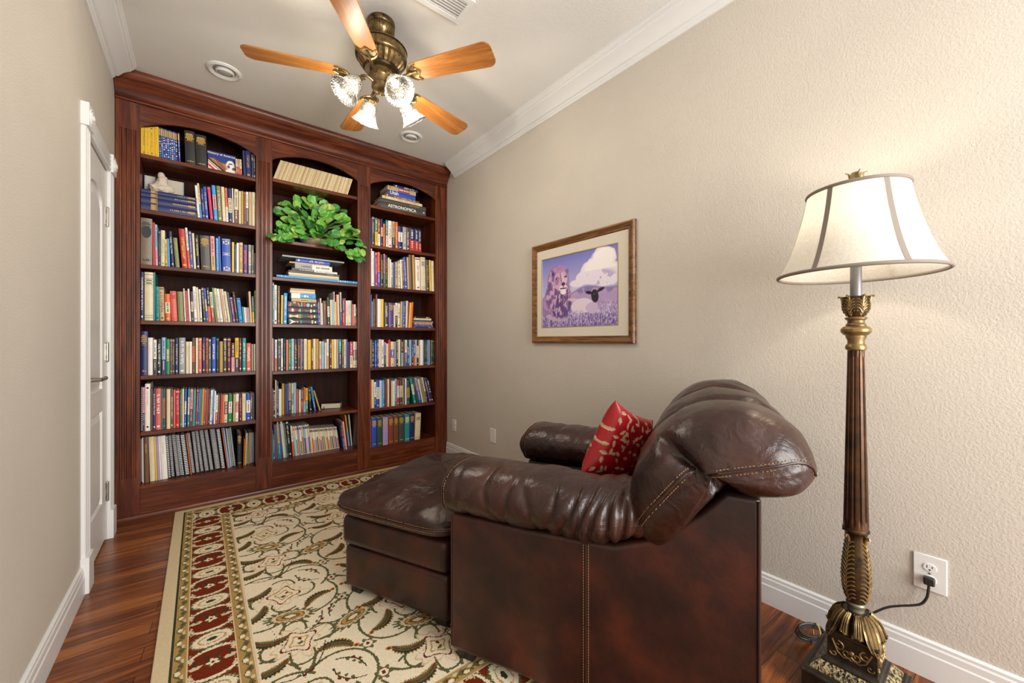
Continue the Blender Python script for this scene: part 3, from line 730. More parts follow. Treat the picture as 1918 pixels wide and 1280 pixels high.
row('right', 5, [(690, 700, 14.75, '42 80 180 8 or t rd;90 156 180 0 cr p -;160 216 240 0 wh x nv;220 304 195 0 bl l wh;314 346 195 0 wh p -;350 392 200 0 lb p -;404 446 180 8 sk t wh;470 522 170 10 rs t br;530 580 160 12 cr p -;588 628 155 20 mr p -;634 680 205 12 cr p -;684 732 205 12 wh p -;736 782 150 10 lb x tl;792 856 180 10 rd l wh;868 946 180 0 ch l cr;950 976 150 0 gd p -;984 1006 165 0 bl p -;1014 1052 140 0 wh p -;1064 1142 190 0 dg l gd;1264 1326 145 -112 tl l wh;1342 1386 135 -120 dg p -;1408 1474 130 -128 lv x bl;1490 1532 160 -124 cr p -;1546 1602 140 -134 ol p -;1614 1654 120 -138 cr x bk;1690 1738 130 -150 pu t wh;1748 1800 140 -142 bk t wh')])
row('right', 6, [(690, 770, 14.75, '20 74 240 4 co p -;92 232 215 0 bl h tn;248 386 205 0 dg h gd;402 546 190 0 lv h tn;560 694 170 0 rs h gd;708 830 150 0 br h gd;842 990 135 0 ch h gd;1008 1142 115 0 tl h cr;1152 1272 90 0 nv h gd;1280 1428 80 40 cr b br')], (0.010, 0.010))

SPECIAL = {}
def special(bay, k, i, text): SPECIAL[(bay, k, i)] = text
# plates of wording that can be read
def text_mesh(name, s, size, mat, parent, loc, rot, sx=1.0, ext=0.0003, bold=False):
    cu = bpy.data.curves.new(name, 'FONT'); cu.body = s; cu.size = size; cu.align_x = 'CENTER'; cu.align_y = 'CENTER'; cu.extrude = ext
    cu.resolution_u = 3
    if bold: cu.offset = size * 0.018
    tmp = bpy.data.objects.new(name, cu); COL.objects.link(tmp)
    dg = bpy.context.evaluated_depsgraph_get(); me = bpy.data.meshes.new_from_object(tmp.evaluated_get(dg))
    bpy.data.objects.remove(tmp); bpy.data.curves.remove(cu)
    me.materials.clear(); me.materials.append(mat)
    o = bpy.data.objects.new(name, me); COL.objects.link(o)
    o.parent = parent; o.location = loc; o.rotation_euler = rot; o.scale = (sx, 1, 1)
    return o
M_INKW, _, _ = new_mat('white_ink', (0.80, 0.78, 0.72), 0.5)
M_INKG, _, _ = new_mat('gilt_ink', (0.62, 0.45, 0.14), 0.4)
M_INKK, _, _ = new_mat('black_ink', (0.012, 0.012, 0.012), 0.5)

GROUPS = {'J': ('journal', 'journal', 'cream journals leaning on the top row'), 'M': ('magazine', 'magazine', 'thin magazines in the bookcase'),
          'S': ('spiral_notebook', 'notebook', 'wire and comb bound notebooks'), 'P': ('paper_stack', 'papers', 'bound papers among the notebooks'),
          'B': ('ring_binder', 'binder', None), '': ('book', 'book', 'books in the mahogany bookcase')}
ACCW = {'t': 'lettering', 'h': 'titling', 'b': 'rules', 'd': 'ornament', 'l': 'label', 'x': 'lower half', 'v': 'stripe', 'g': 'head band'}
VOL = {}
for bay, k, segs, sb, _k in ROWS:
    b0, b1 = BAYS[bay]; zs = SHELF[bay][k]
    ztop = (SHELF[bay][k - 1] - STH) if k else 2.93
    items = []
    for x0, y0, scl, txt in segs:
        for tok in txt.split(';'):
            kd = ''; own = None
            if tok[1:2] == ':': kd, tok = tok[0], tok[2:]
            if tok[0] == '@':
                a, tok = tok.split(' ', 1); own = float(a[1:])
            xl, xr, yt, ln, c0, stl, c1 = tok.split()
            items.append([kd, x0 + float(xl) / scl, x0 + float(xr) / scl, y0 + float(yt) / scl, float(ln) / scl, c0, stl, None if c1 == '-' else c1, own])
    n = len(items); prev = b0 + (0.004 if items[0][0] == 'S' else 0.001)
    for i, (kd, xl, xr, yt, ln, c0, stl, c1, own) in enumerate(items):
        t = i / max(1, n - 1)
        if bay == 'middle' and k == 5: t = min(1.0, max(0.0, (xl - 516) / 20.0)) ** 0.5
        s_ = sb[0] + (sb[1] - sb[0]) * t if own is None else own
        Yf = YB + s_ + (0.004 * math.sin(i * 2.3) if own is None else 0)
        X0 = onY(xl, 640, Yf)[0]; X1 = onY(xr, 640, Yf)[0]
        Xt, Zt = onY(xl + ln, yt, Yf)
        h = Zt - zs
        dx = Xt - X0 - 0.012 * h if ln else 0.0
        lean = math.atan2(dx, h) if abs(dx) > 0.012 * h else 0.0
        X0 = max(X0, prev + 0.0006); X1 = min(max(X1, X0 + 0.004), b1 - 0.002)
        if X1 - X0 < 0.0035: continue
        wd = (X1 - X0) * math.cos(lean) - 0.0005
        if lean > 0:
            # pivots on the lower right corner: keep that corner on the shelf
            zoff = wd * math.sin(lean)
        else: zoff = 0.0
        H = (h - 0.0) / math.cos(lean)
        H = min(H, (ztop - zs - 0.006 - abs(wd * math.sin(lean))) / math.cos(lean))
        # leaning volumes must stay inside the bay
        d = min(max(H * 0.70, 0.10), 0.235, YBK - Yf - 0.006)
        if kd in ('S', 'P', 'M', 'J'): d = min(H * 0.76, 0.22, YBK - Yf - 0.006)
        prev = X0 + (wd / math.cos(lean))
        VOL[(bay, k, i)] = dict(kd=kd, X=X0, Y=Yf, Z=zs + zoff + 0.0004, w=wd, h=H, d=d, c0=c0, st=stl, c1=c1, lean=lean, n=n)
# leaning neighbours must not cut into each other: pull every lean back until its top clears the next volume
for bay, k, segs, sb, _k in ROWS:
    ks = sorted([q for q in VOL if q[0] == bay and q[1] == k], key=lambda q: q[2])
    b0, b1 = BAYS[bay]
    for q in ks:
        v = VOL[q]
        for _ in range(3):
            top = v['X'] + v['h'] * math.sin(v['lean'])
            if top < b0 + 0.002: v['lean'] = math.asin(max(-1, min(0, (b0 + 0.0025 - v['X']) / v['h'])))
            if top + v['w'] > b1 - 0.002 and v['lean'] > 0: v['lean'] = math.asin(max(-1, min(1, (b1 - 0.003 - v['w'] - v['X']) / v['h'])))
    def edge(v, right, z):
        """x of the left/right face of a volume at height z above the shelf"""
        return v['X'] + z * math.tan(v['lean']) + (v['w'] / math.cos(v['lean']) if right else 0.0)
    for _ in range(2):
        for a_, b_ in zip(ks, ks[1:]):                               # left-leaning ones follow the volume on their left
            A, B = VOL[a_], VOL[b_]
            z = min(A['h'] * math.cos(A['lean']), B['h'] * math.cos(B['lean']))
            g = edge(A, True, z) - edge(B, False, z) + 0.0006
            if g > 0 and B['lean'] < 0: B['lean'] = min(0.0, math.atan(math.tan(B['lean']) + g / z))
        for a_, b_ in list(zip(ks, ks[1:]))[::-1]:                   # right-leaning ones follow the volume on their right
            A, B = VOL[a_], VOL[b_]
            z = min(A['h'] * math.cos(A['lean']), B['h'] * math.cos(B['lean']))
            g = edge(A, True, z) - edge(B, False, z) + 0.0006
            if g > 0 and A['lean'] > 0: A['lean'] = max(0.0, math.atan(math.tan(A['lean']) - g / z))
    for q in ks:
        v = VOL[q]
        if abs(v['lean']) < 0.006: v['lean'] = 0.0
        v['Z'] = SHELF[bay][k] + (v['w'] * math.sin(v['lean']) if v['lean'] > 0 else 0) + 0.0004
OBJ = {}
WIDE = {'right6': 0}
for (bay, k, i), v in VOL.items():
    kd = v['kd']; nm, cat, grp = GROUPS[kd]
    cname = CC[v['c0']][1]; prevc = VOL.get((bay, k, i - 1)); nxt = VOL.get((bay, k, i + 1))
    sz = 'slim ' if v['w'] < 0.017 else ('thick ' if v['w'] > 0.040 else '')
    noun = {'J': 'journal', 'M': 'magazine', 'S': 'notebook', 'P': 'paper stack', 'B': 'ring binder'}.get(kd, 'book')
    if kd == 'S': cname = cname + (' wire' if v['st'] == 'coil' else ' comb'); sz = ''
    det = (' with %s %s' % (CC[v['c1']][1], ACCW[v['st']])) if v['c1'] and kd != 'S' else ''
    lbl = '%s%s %s%s, %s in the %s bay\'s %s row' % (sz, cname, noun, det, ordn(i + 1), bay, ROWN[k])
    if kd == '' and v['w'] < 0.021: nm, cat, noun = 'thin_book', 'thin_book', 'thin_book'; grp = 'thin-spined books in the mahogany bookcase'; lbl = lbl.replace(' book', ' volume', 1)  # narrow-spined books named apart by spine width alone, binding unknown
    if (bay, k) in (('left', 0), ('left', 1), ('middle', 3), ('middle', 5), ('right', 3)): lbl = lbl.replace(' in the ', ' upright in the ')
    v['label'] = lbl
    if kd == 'S':
        o = build_notebook(lbl, v['X'], v['Y'], v['Z'], v['w'], v['h'], v['d'], v['c0'], v['st'], v['lean'], grp)
    else:
        o = build_volume(nm, cat, lbl, v['X'], v['Y'], v['Z'], v['w'], v['h'], v['d'], v['c0'], v['st'], v['c1'], v['lean'], group=grp)
    OBJ[(bay, k, i)] = o
# ================================================================== THINGS LYING ON THE SHELVES
def flat(bay, xl, xr, z0, z1, c0, stl, c1, label, yoff=0.02, d=None, extra=None, maxd=0.22):
    """a volume lying on its side, spine to the front"""
    Yf = YB + yoff
    X0 = max(onY(xl, 640, Yf)[0], BAYS[bay][0] + 0.003); X1 = min(onY(xr, 640, Yf)[0], BAYS[bay][1] - 0.003)
    h = X1 - X0
    d = d or min(h * 0.72, maxd, YBK - Yf - 0.006)
    return build_volume('book', 'book', label, X0, Yf, z1 - 0.0003, z1 - z0 - 0.0006, h, d, c0, stl, c1, PI / 2)
def stack(bay, z, items):
    objs = []
    for th, xl, xr, c0, stl, c1, label, kw in items:
        objs.append(flat(bay, xl, xr, z, z + th, c0, stl, c1, label, **kw)); z += th
    return objs, z
# navy set on the left bay's second row
X = lambda x: 255 + x / 12.8
nav, ztop = stack('left', SHELF['left'][1], [
    (.050, X(60), X(1462), 'nv', 'p', None, 'navy gilt-lettered volume lying at the bottom of the navy set', dict(yoff=.018, maxd=.25)),
    (.041, X(60), X(1458), 'nv', 'p', None, 'navy volume lying second from the bottom of the navy set', dict(yoff=.020, maxd=.25)),
    (.030, X(60), X(1452), 'nv', 'p', None, 'navy volume lying third from the bottom of the navy set', dict(yoff=.019, maxd=.25)),
    (.024, X(60), X(1450), 'nv', 'p', None, 'topmost navy volume of the navy set, under the pale figurine', dict(yoff=.021, maxd=.25))])
for o, th in zip(nav, (.050, .041, .030, .024)):
    g = MB(); rnd = random.Random(int(th * 1000)); hh = o.dimensions.x if False else None
    L_ = max(v.co.z for v in o.data.vertices)
    y = -0.0008
    def gq(z0, z1, x0, x1, col=CL['gd']): g.quad((x0, y, z0), (x1, y, z0), (x1, y, z1), (x0, y, z1), tuple(min(1, c * 1.25) for c in col))
    z = L_ * .17
    for k in range(4): gq(z, z + .0045, th * .12, th * .88); z += .0065
    gq(z + .003, z + .006, th * .05, th * .95)
    z = L_ * .84
    for k in range(5): gq(z, z + .006, th * (.30 + .06 * rnd.random()), th * (.58 + .12 * rnd.random())); z += .0078
    g.build('spine_print', M_PRINT, o, smooth=False)
# right bay top stack
X = lambda x: 695 + x / 15.98
st, z = stack('right', SHELF['right'][0], [
    (.058, X(292), X(1640), 'ch', 'p', None, 'thick charcoal ASTRONOMICA volume at the bottom of the right bay\'s top stack', dict(yoff=.012)),
    (.034, X(294), X(1640), 'ch', 'p', None, 'charcoal volume lying directly on the ASTRONOMICA book', dict(yoff=.012)),
    (.027, X(338), X(1532), 'cr', 't', 'or', 'cream spined book with orange lettering, third up in the top right stack', dict(yoff=.016)),
    (.020, X(402), X(1450), 'br', 't', 'wh', 'slim brown white-lettered book just under the blue Utah book', dict(yoff=.018)),
    (.048, X(532), X(1330), 'bl', 'p', None, 'blue Utah book in the right bay\'s top stack', dict(yoff=.02)),
    (.040, X(496), X(1342), 'tn', 'l', 'rs', 'tan spined book resting on the blue Utah book', dict(yoff=.02)),
    (.028, X(690), X(1400), 'nv', 't', 'wh', 'navy book topmost in the right bay, half behind the arch', dict(yoff=.03))])
def spine_text(o, s, size, frac, mat, sx=1.0, xf=0.5, bold=True):
    """word along a lying spine, upright to a viewer in front"""
    L_ = max(v.co.z for v in o.data.vertices); w_ = max(v.co.x for v in o.data.vertices)
    return text_mesh('title_lettering', s, size, mat, o, (w_ * xf, -0.0012, L_ * frac), (PI / 2, -PI / 2, 0), sx, bold=bold)
spine_text(st[0], 'ASTRONOMICA', 0.040, 0.46, M_INKW, 1.0)
spine_text(st[4], 'Utah', 0.046, 0.20, M_INKW, 0.95)
spine_text(st[0], '\u2022', 0.05, 0.95, M_INKW)
# middle bay third row stack
X = lambda x: 503 + x / 10.66
stack('middle', SHELF['middle'][2], [
    (.019, X(160), X(1850), 'sk', 'b', 'wh', 'wide thin blue and white atlas under the middle bay\'s third row stack', dict(yoff=-.004, d=.30)),
    (.014, X(405), X(1412), 'tn', 't', 'yl', 'thin tan book with yellow lettering directly on the wide blue atlas', dict(yoff=.02)),
    (.018, X(398), X(1405), 'cr', 'p', None, 'cream book third up in the middle bay\'s flat stack', dict(yoff=.02)),
    (.020, X(402), X(1418), 'ch', 'b', 'gy', 'charcoal book with grey rules fourth up in the middle bay\'s flat stack', dict(yoff=.022)),
    (.018, X(482), X(1372), 'wh', 'x', 'ch', 'thin white and charcoal book under the thick white one', dict(yoff=.022)),
    (.043, X(532), X(1270), 'wh', 'x', 'gy', 'thick white book in the middle bay\'s flat stack', dict(yoff=.022)),
    (.011, X(420), X(1210), 'tn', 'p', None, 'thin tan folder between the thick white and the blue book', dict(yoff=.03)),
    (.032, X(547), X(1226), 'bl', 't', 'cr', 'blue book with cream lettering near the top of the middle flat stack', dict(yoff=.024)),
    (.012, X(275), X(1512), 'gy', 'p', None, 'wide thin grey board book lying on top of the middle flat stack', dict(yoff=.012, d=.26))])
# middle bay fourth row stack
X = lambda x: 503 + x / 14.22
cook, z = stack('middle', SHELF['middle'][3], [
    (.043, X(532), X(1352), 'bk', 'p', None, 'black volume with a white Y mark at the bottom of the cookery set', dict(yoff=.02)),
    (.050, X(516), X(1345), 'bk', 'p', None, 'black volume with a pale chess piece shape, second in its flat stack', dict(yoff=.02)),
    (.046, X(516), X(1340), 'bk', 'p', None, 'black volume with small red and white picture, third in its flat stack', dict(yoff=.02)),
    (.050, X(516), X(1340), 'bk', 'p', None, 'black volume with orange and red picture, fourth in its flat stack', dict(yoff=.02)),
    (.027, X(612), X(1275), 'tn', 'l', 'yl', 'tan book with yellow label under the bright blue lying book', dict(yoff=.025)),
    (.046, X(600), X(1256), 'sk', 'p', None, 'bright blue lying book with a white left half', dict(yoff=.025)),
    (.022, X(576), X(1240), 'cr', 'p', None, 'cream book lying on the bright blue one', dict(yoff=.028)),
    (.016, X(582), X(1240), 'tn', 'p', None, 'thin tan book on top of the middle bay\'s black volumes', dict(yoff=.028))])
def marks(o, lst):
    L_ = max(v.co.z for v in o.data.vertices); w_ = max(v.co.x for v in o.data.vertices); g = MB()
    for k, (a, b, c, d, col) in enumerate(lst):
        y = -0.0008 - 0.0002 * k
        g.quad((w_ * (1 - c), y, L_ * a), (w_ * (1 - c), y, L_ * b), (w_ * (1 - d), y, L_ * b), (w_ * (1 - d), y, L_ * a), CL[col])
    g.build('spine_print', M_PRINT, o, smooth=False)
def polym(o, lst):
    L_ = max(v.co.z for v in o.data.vertices); w_ = max(v.co.x for v in o.data.vertices); g = MB()
    for k, (pts, col) in enumerate(lst):
        n = len(g.v); g.v += [(w_ * (1 - b), -0.0009 - .0002 * k, L_ * a) for a, b in pts]; g.face(range(n, n + len(pts)), CL[col])
    g.build('spine_print', M_PRINT, o, smooth=False)
def disc(cx, cy, rx, ry, n=14): return [(cx + rx * math.cos(2 * PI * k / n), cy + ry * math.sin(2 * PI * k / n)) for k in range(n)]
polym(cook[0], [([(.02, .95), (.05, .95), (.17, .62), (.30, .62), (.30, .38), (.17, .38), (.05, .05), (.02, .05), (.10, .5)], 'wh'), (disc(.24, .5, .035, .2), 'rd'), ([(.38, .2), (.42, .2), (.42, .8), (.38, .8)], 'sk'), ([(.74, .2), (.79, .2), (.79, .85), (.74, .85)], 'cr'), ([(.84, .3), (.89, .3), (.89, .7), (.84, .7)], 'wh')])
polym(cook[1], [(disc(.08, .5, .045, .25), 'cr'), ([(.10, .35), (.20, .42), (.33, .2), (.33, .8), (.20, .6), (.10, .65)], 'cr'), ([(.36, .15), (.39, .15), (.39, .85), (.36, .85)], 'yl'), ([(.42, .2), (.44, .2), (.44, .8), (.42, .8)], 'sk'), ([(.72, .2), (.77, .2), (.77, .8), (.72, .8)], 'or'), ([(.82, .35), (.87, .35), (.87, .75), (.82, .75)], 'wh')])
polym(cook[2], [(disc(.09, .5, .05, .3), 'rd'), (disc(.15, .55, .04, .3), 'wh'), (disc(.20, .5, .03, .25), 'rd'), ([(.33, .35), (.36, .35), (.36, .65), (.33, .65)], 'yl'), ([(.38, .2), (.395, .2), (.395, .85), (.38, .85)], 'wh'), ([(.71, .2), (.76, .2), (.76, .8), (.71, .8)], 'cr'), ([(.82, .35), (.87, .35), (.87, .7), (.82, .7)], 'wh')])
polym(cook[3], [([(.02, .2), (.09, .2), (.12, .75), (.07, .8)], 'or'), ([(.15, .7), (.26, .7), (.24, .95), (.17, .95)], 'pk'), ([(.29, .85), (.34, .85), (.40, .2), (.35, .2)], 'or'), ([(.42, .2), (.45, .2), (.45, .9), (.42, .9)], 'lb'), ([(.48, .9), (.54, .9), (.57, .3), (.50, .15)], 'rd'), (disc(.64, .5, .055, .32), 'lb'), ([(.73, .2), (.77, .2), (.77, .6), (.73, .6)], 'cr'), ([(.82, .45), (.87, .45), (.87, .75), (.82, .75)], 'wh')])
polym(cook[5], [([(.01, .04), (.36, .04), (.36, .96), (.01, .96)], 'wh'), ([(.40, .35), (.50, .35), (.50, .6), (.40, .6)], 'tn'), ([(.52, .3), (.60, .3), (.60, .7), (.52, .7)], 'wh'), ([(.63, .3), (.70, .3), (.70, .65), (.63, .65)], 'cr')])
# right bay fourth row stack
X = lambda x: 690 + x / 14.75
stack('right', SHELF['right'][3], [
    (.012, X(1220), X(1806), 'nv', 'b', 'tn', 'thin navy book at the bottom of the right bay\'s small stack', dict(yoff=.008)),
    (.021, X(1270), X(1782), 'bl', 't', 'sk', 'blue book second up in the right bay\'s small stack', dict(yoff=.010)),
    (.021, X(1260), X(1770), 'or', 't', 'yl', 'orange book lying in the middle of the right bay\'s small stack', dict(yoff=.011)),
    (.011, X(1240), X(1790), 'gy', 'x', 'tl', 'thin grey and teal book on the orange lying book', dict(yoff=.010)),
    (.013, X(1250), X(1782), 'nv', 'p', None, 'thin navy book under the cream lying book', dict(yoff=.012)),
    (.019, X(1260), X(1740), 'cr', 't', 'tn', 'cream lying book with tan lettering in the small stack', dict(yoff=.012)),
    (.016, X(1252), X(1712), 'bk', 'b', 'cr', 'black book on top of the right bay\'s small stack', dict(yoff=.014))])

# readable or special upright volumes
def vert_text(key, s, size, frac, mat, sx=1.0):
    o = OBJ[key]; v = VOL[key]
    return text_mesh('title_lettering', s, size, mat, o, (v['w'] * .5, -0.0012, v['h'] * frac), (PI / 2, PI / 2, 0), sx, bold=True)
lab = MB()
kb = ('left', 2, 0); v = VOL[kb]
ell = disc(v['w'] / 2, v['h'] * .70, v['w'] * .42, v['h'] * .125, 20)
lab.v += [(a, -0.0009, b) for a, b in ell]; lab.face(range(20), CL['bk']); lab.build('spine_label', M_PRINT, OBJ[kb], smooth=False)
# two dark finger holes of the white ring binder
for kk, o in OBJ.items():
    if VOL[kk]['kd'] == 'B':
        v = VOL[kk]
        for fz in (0.085, 0.91):
            r = MB(); r.lathe([(0.0035, -0.0012), (0.006, -0.0012), (0.006, 0.001), (0.0035, 0.001)], 14, c=(0, 0, 0), M=Matrix.Translation((v['w'] / 2, 0.0002, v['h'] * fz)) @ Matrix.Rotation(R_(90), 4, 'X'))
            ro = r.build('ring_hole', M_DARK, o)

# ---- picture book shown face out on the left bay's top row
def mk_cover():
    x0, zt = onY(360 + 372 / 12.8, 235 + 565 / 12.8, YB + .05); x1, _ = onY(360 + 1056 / 12.8, 640, YB + .05)
    zb = SHELF['left'][0]; h = zt - zb; w_ = x1 - x0
    o = MB().box(0, w_, 0, 0.014, 0, h, CL['nv']).build('picture_book', M_COVER, None, smooth=False)
    o.location = (x0, YB + .05, zb + .0022); o.rotation_euler = (R_(-7), 0, 0)
    tag(o, 'picture book with an eagle and flag cover standing face out on the top left row', 'book'); OFF[o.name] = Vector((0, 0, 0))
    g = MB(); nu, nv = 56, 36
    def colf(i, j):
        x = (i + .5) / nu; z = (j + .5) / nv
        c = hexc('2A3A86')
        hill = 0.62 - 0.16 * x + 0.05 * math.sin(9 * x)
        if z < hill: c = hexc('B08048') if (math.sin(17 * x + 9 * z) > 0) else hexc('8C5A30')
        if z < 0.66 - 0.98 * x: c = hexc('30231E')
        if z < 0.55 - 0.98 * x: c = hexc('E8DCCF')
        if z < 0.50 - 0.98 * x and int((z + 0.98 * x) * 9) % 2 == 0: c = hexc('B8282A')
        ex, ez = (x - .80) / .155, (z - .43) / .27
        if ex * ex + ez * ez < 1: c = hexc('EFEAE2')
        if z < 0.30 - 0.5 * abs(x - .88) and x > .62: c = hexc('EFE6DA')
        if abs(x - .80) < .07 and abs(z - .52 - .15 * (x - .8)) < .03: c = hexc('20222A')
        bx, bz = (x - .73) / .05, (z - .36) / .09
        if bx * bx + bz * bz < 1: c = hexc('6A4A8C')
        if x > .86 and .22 < z < .34 + .3 * (x - .86): c = hexc('3C5A60')
        return c
    g.grid(lambda a, b: (.002 + a * (w_ - .004), -0.0006, .002 + b * (h - .004)), nu + 1, nv + 1, colfn=colf)
    g.build('cover_picture', M_PRINT, o, smooth=False)
    text_mesh('title_lettering', 'History of America', h * .14, M_INKW, o, (w_ * .48, -.0012, h * .90), (PI / 2, 0, 0), 1.0, bold=True)
mk_cover()

# ---- bible lying in the middle bay's sixth row
bx, by = onZ(624, 765.5, SHELF['middle'][5])
t = thing('bible', 'black covered bible with pale page edges lying alone in the middle bay', 'book', (bx, by, SHELF['middle'][5]))
Mb = Matrix.Translation((bx, by + .055, SHELF['middle'][5])) @ Matrix.Rotation(R_(-22), 4, 'Z')
c = MB(); w2, d2, hh = .082, .055, .046
c.box(-w2, w2, -d2, d2, 0.0004, .003, None, Mb).box(-w2, w2, -d2, d2, hh, hh + .003, None, Mb).box(-w2, w2, d2 - .003, d2, .003, hh, None, Mb)
c.build('cover', M_BLACKP, t, smooth=False, bevel=.001)
MB().box(-w2 + .003, w2 - .003, -d2 + .003, d2 - .003, .003, hh, None, Mb).build('page_block', M_PAGES, t, smooth=False, bevel=.002)
MB().tube([Mb @ Vector(p) for p in ((-.05, -d2 - .001, .022), (-.055, -d2 - .006, .010), (-.062, -d2 - .02, .0036), (-.066, -d2 - .034, .0034))], .0022, 6).build('ribbon_marker', M_BLACKP, t)

# ---- pads and figurine on the navy set
zt = SHELF['left'][1] + .145
Yp = YB + .16
M_PADW, _, _ = new_mat('white_pad_paper', (0.66, 0.63, 0.57), 0.8)
M_PADC = mk_paint('rough_cream_paper', (0.60, 0.54, 0.45), 0.85, 0.9, 40.0)
def pad(x0, x1, y0, name, mat, coilmat, label, left, lean):
    a = max(onY(x0, 640, Yp)[0], BAYS['left'][0] + .008); b = onY(x1, 640, Yp)[0]
    ht = onY(x0, y0, Yp)[1] - zt
    o = MB().box(0, b - a, 0, .008, 0, ht).build(name, mat, None, bevel=.001)
    o.location = (a, Yp + (0 if left else .012), zt + .0008); o.rotation_euler = (R_(lean), 0, 0)
    tag(o, label, 'notebook'); OFF[o.name] = Vector((0, 0, 0))
    cm = MB(); xx = .003 if left else b - a - .003
    for k in range(11):
        z = ht * (.06 + .088 * k)
        cm.tube([(xx + .006 * math.cos(q), .004 + .007 * math.sin(q), z) for q in [2 * PI * j / 8 for j in range(8)]], .0011, 4, closed=True)
    cm.build('wire_coil', coilmat, o)
pad(262, 291, 325, 'spiral_pad', M_PADW, M_BLACKP, 'white spiral pad standing behind the pale figurine at the left bay edge', True, -6)
M_TEALW, _, _ = new_mat('teal_wire', (0.03, 0.28, 0.30), 0.35)
pad(311, 344, 334, 'spiral_pad', M_PADC, M_TEALW, 'rough cream spiral pad with teal coil to the right of the pale figurine', False, -5)
M_STONE = mk_paint('cream_stone', (0.60, 0.52, 0.41), 0.7, 0.5, 60.0)
fx, fz = onY(255 + 590 / 12.8, 640, YB + .07)[0], zt
t = thing('figurine', 'pale cream stone figurine with small hooded head atop the navy volumes', 'figurine', (fx, YB + .085, zt))
def blob(m, c, r, rot=0, nz=0.0, seed=0, n=(20, 14)):
    Mr = Matrix.Rotation(R_(rot), 4, 'Y')
    def fn(a, b):
        th = 2 * PI * a; ph = PI * b
        p = Vector((math.sin(ph) * math.cos(th), math.sin(ph) * math.sin(th), math.cos(ph)))
        k = 1 + nz * mnoise.noise(p * 2.3 + Vector((seed, 0, 0)))
        p = Mr @ Vector((p.x * r[0] * k, p.y * r[1] * k, p.z * r[2] * k))
        return (c[0] + p.x, c[1] + p.y, c[2] + p.z)
    m.grid(fn, n[0], n[1], cu=True)
g = MB(); cy_ = YB + .085
blob(g, (fx - .005, cy_, zt + .034), (.060, .042, .036), 8, .3, 1)
blob(g, (fx + .004, cy_, zt + .078), (.034, .030, .050), 12, .25, 2)
blob(g, (fx + .030, cy_ + .005, zt + .050), (.045, .030, .026), 25, .3, 3)
blob(g, (fx + .002, cy_ - .002, zt + .128), (.021, .020, .026), 0, .05, 4)
blob(g, (fx + .022, cy_ - .006, zt + .120), (.014, .008, .007), 18, 0, 5)
blob(g, (fx - .036, cy_ - .012, zt + .040), (.026, .022, .016), -28, .2, 6)
o = g.build('carved_body', M_STONE, t)
md = o.modifiers.new('fuse', 'REMESH'); md.mode = 'VOXEL'; md.voxel_size = .0028; md.use_smooth_shade = True
sm = o.modifiers.new('soften', 'SMOOTH'); sm.iterations = 3; sm.factor = .5

# ================================================================== TRAILING PLANT
M_LEAF, nt, b = new_mat('waxy_leaf', (0.1, 0.4, 0.05), 0.38)
a = N(nt, 'ShaderNodeAttribute', attribute_name='Col'); L(nt, a.outputs['Color'], b.inputs['Base Color'])
b.inputs['Transmission Weight'].default_value = 0.0
M_STEM, _, _ = new_mat('plant_stem', (0.20, 0.30, 0.08), 0.5)
M_BASKET = mk_paint('woven_pale_bowl', (0.40, 0.31, 0.20), 0.7, 0.8, 60.0)
SZ = SHELF['middle'][1]
pc = (0.80, YB + .14)
plant = thing('potted_plant', 'leafy bright green trailing plant spilling over the middle bay\'s second shelf', 'plant', (pc[0], pc[1], SZ))
MB().lathe([(0.0, .001), (.060, .001), (.105, .022), (.128, .050), (.132, .056), (.120, .052), (.09, .03), (0, .03)], 32, c=(pc[0], pc[1], SZ)).build('bowl', M_BASKET, plant)
outline = [(507, 408), (516, 392), (536, 376), (556, 370), (572, 366), (592, 367), (610, 372), (624, 384), (640, 392), (652, 404), (662, 420), (672, 440), (682, 462), (683, 484), (674, 492), (658, 484), (648, 472), (628, 466), (612, 458), (598, 446), (560, 446), (545, 452), (522, 456), (508, 446), (505, 428)]
def inside(x, y):
    r = False; n = len(outline)
    for i in range(n):
        (x1, y1), (x2, y2) = outline[i], outline[(i + 1) % n]
        if (y1 > y) != (y2 > y) and x < (x2 - x1) * (y - y1) / (y2 - y1) + x1: r = not r
    return r
rl = random.Random(11)
pts = []; tries = 0
while len(pts) < 118 and tries < 20000:
    tries += 1
    x, y = rl.uniform(503, 686), rl.uniform(364, 494)
    if not inside(x, y): continue
    if any((x - p) ** 2 + (y - q) ** 2 < 6.6 ** 2 for p, q in pts): continue
    pts.append((x, y))
lf = MB(); sm_ = MB()
root = Vector((pc[0], pc[1], SZ + .05))
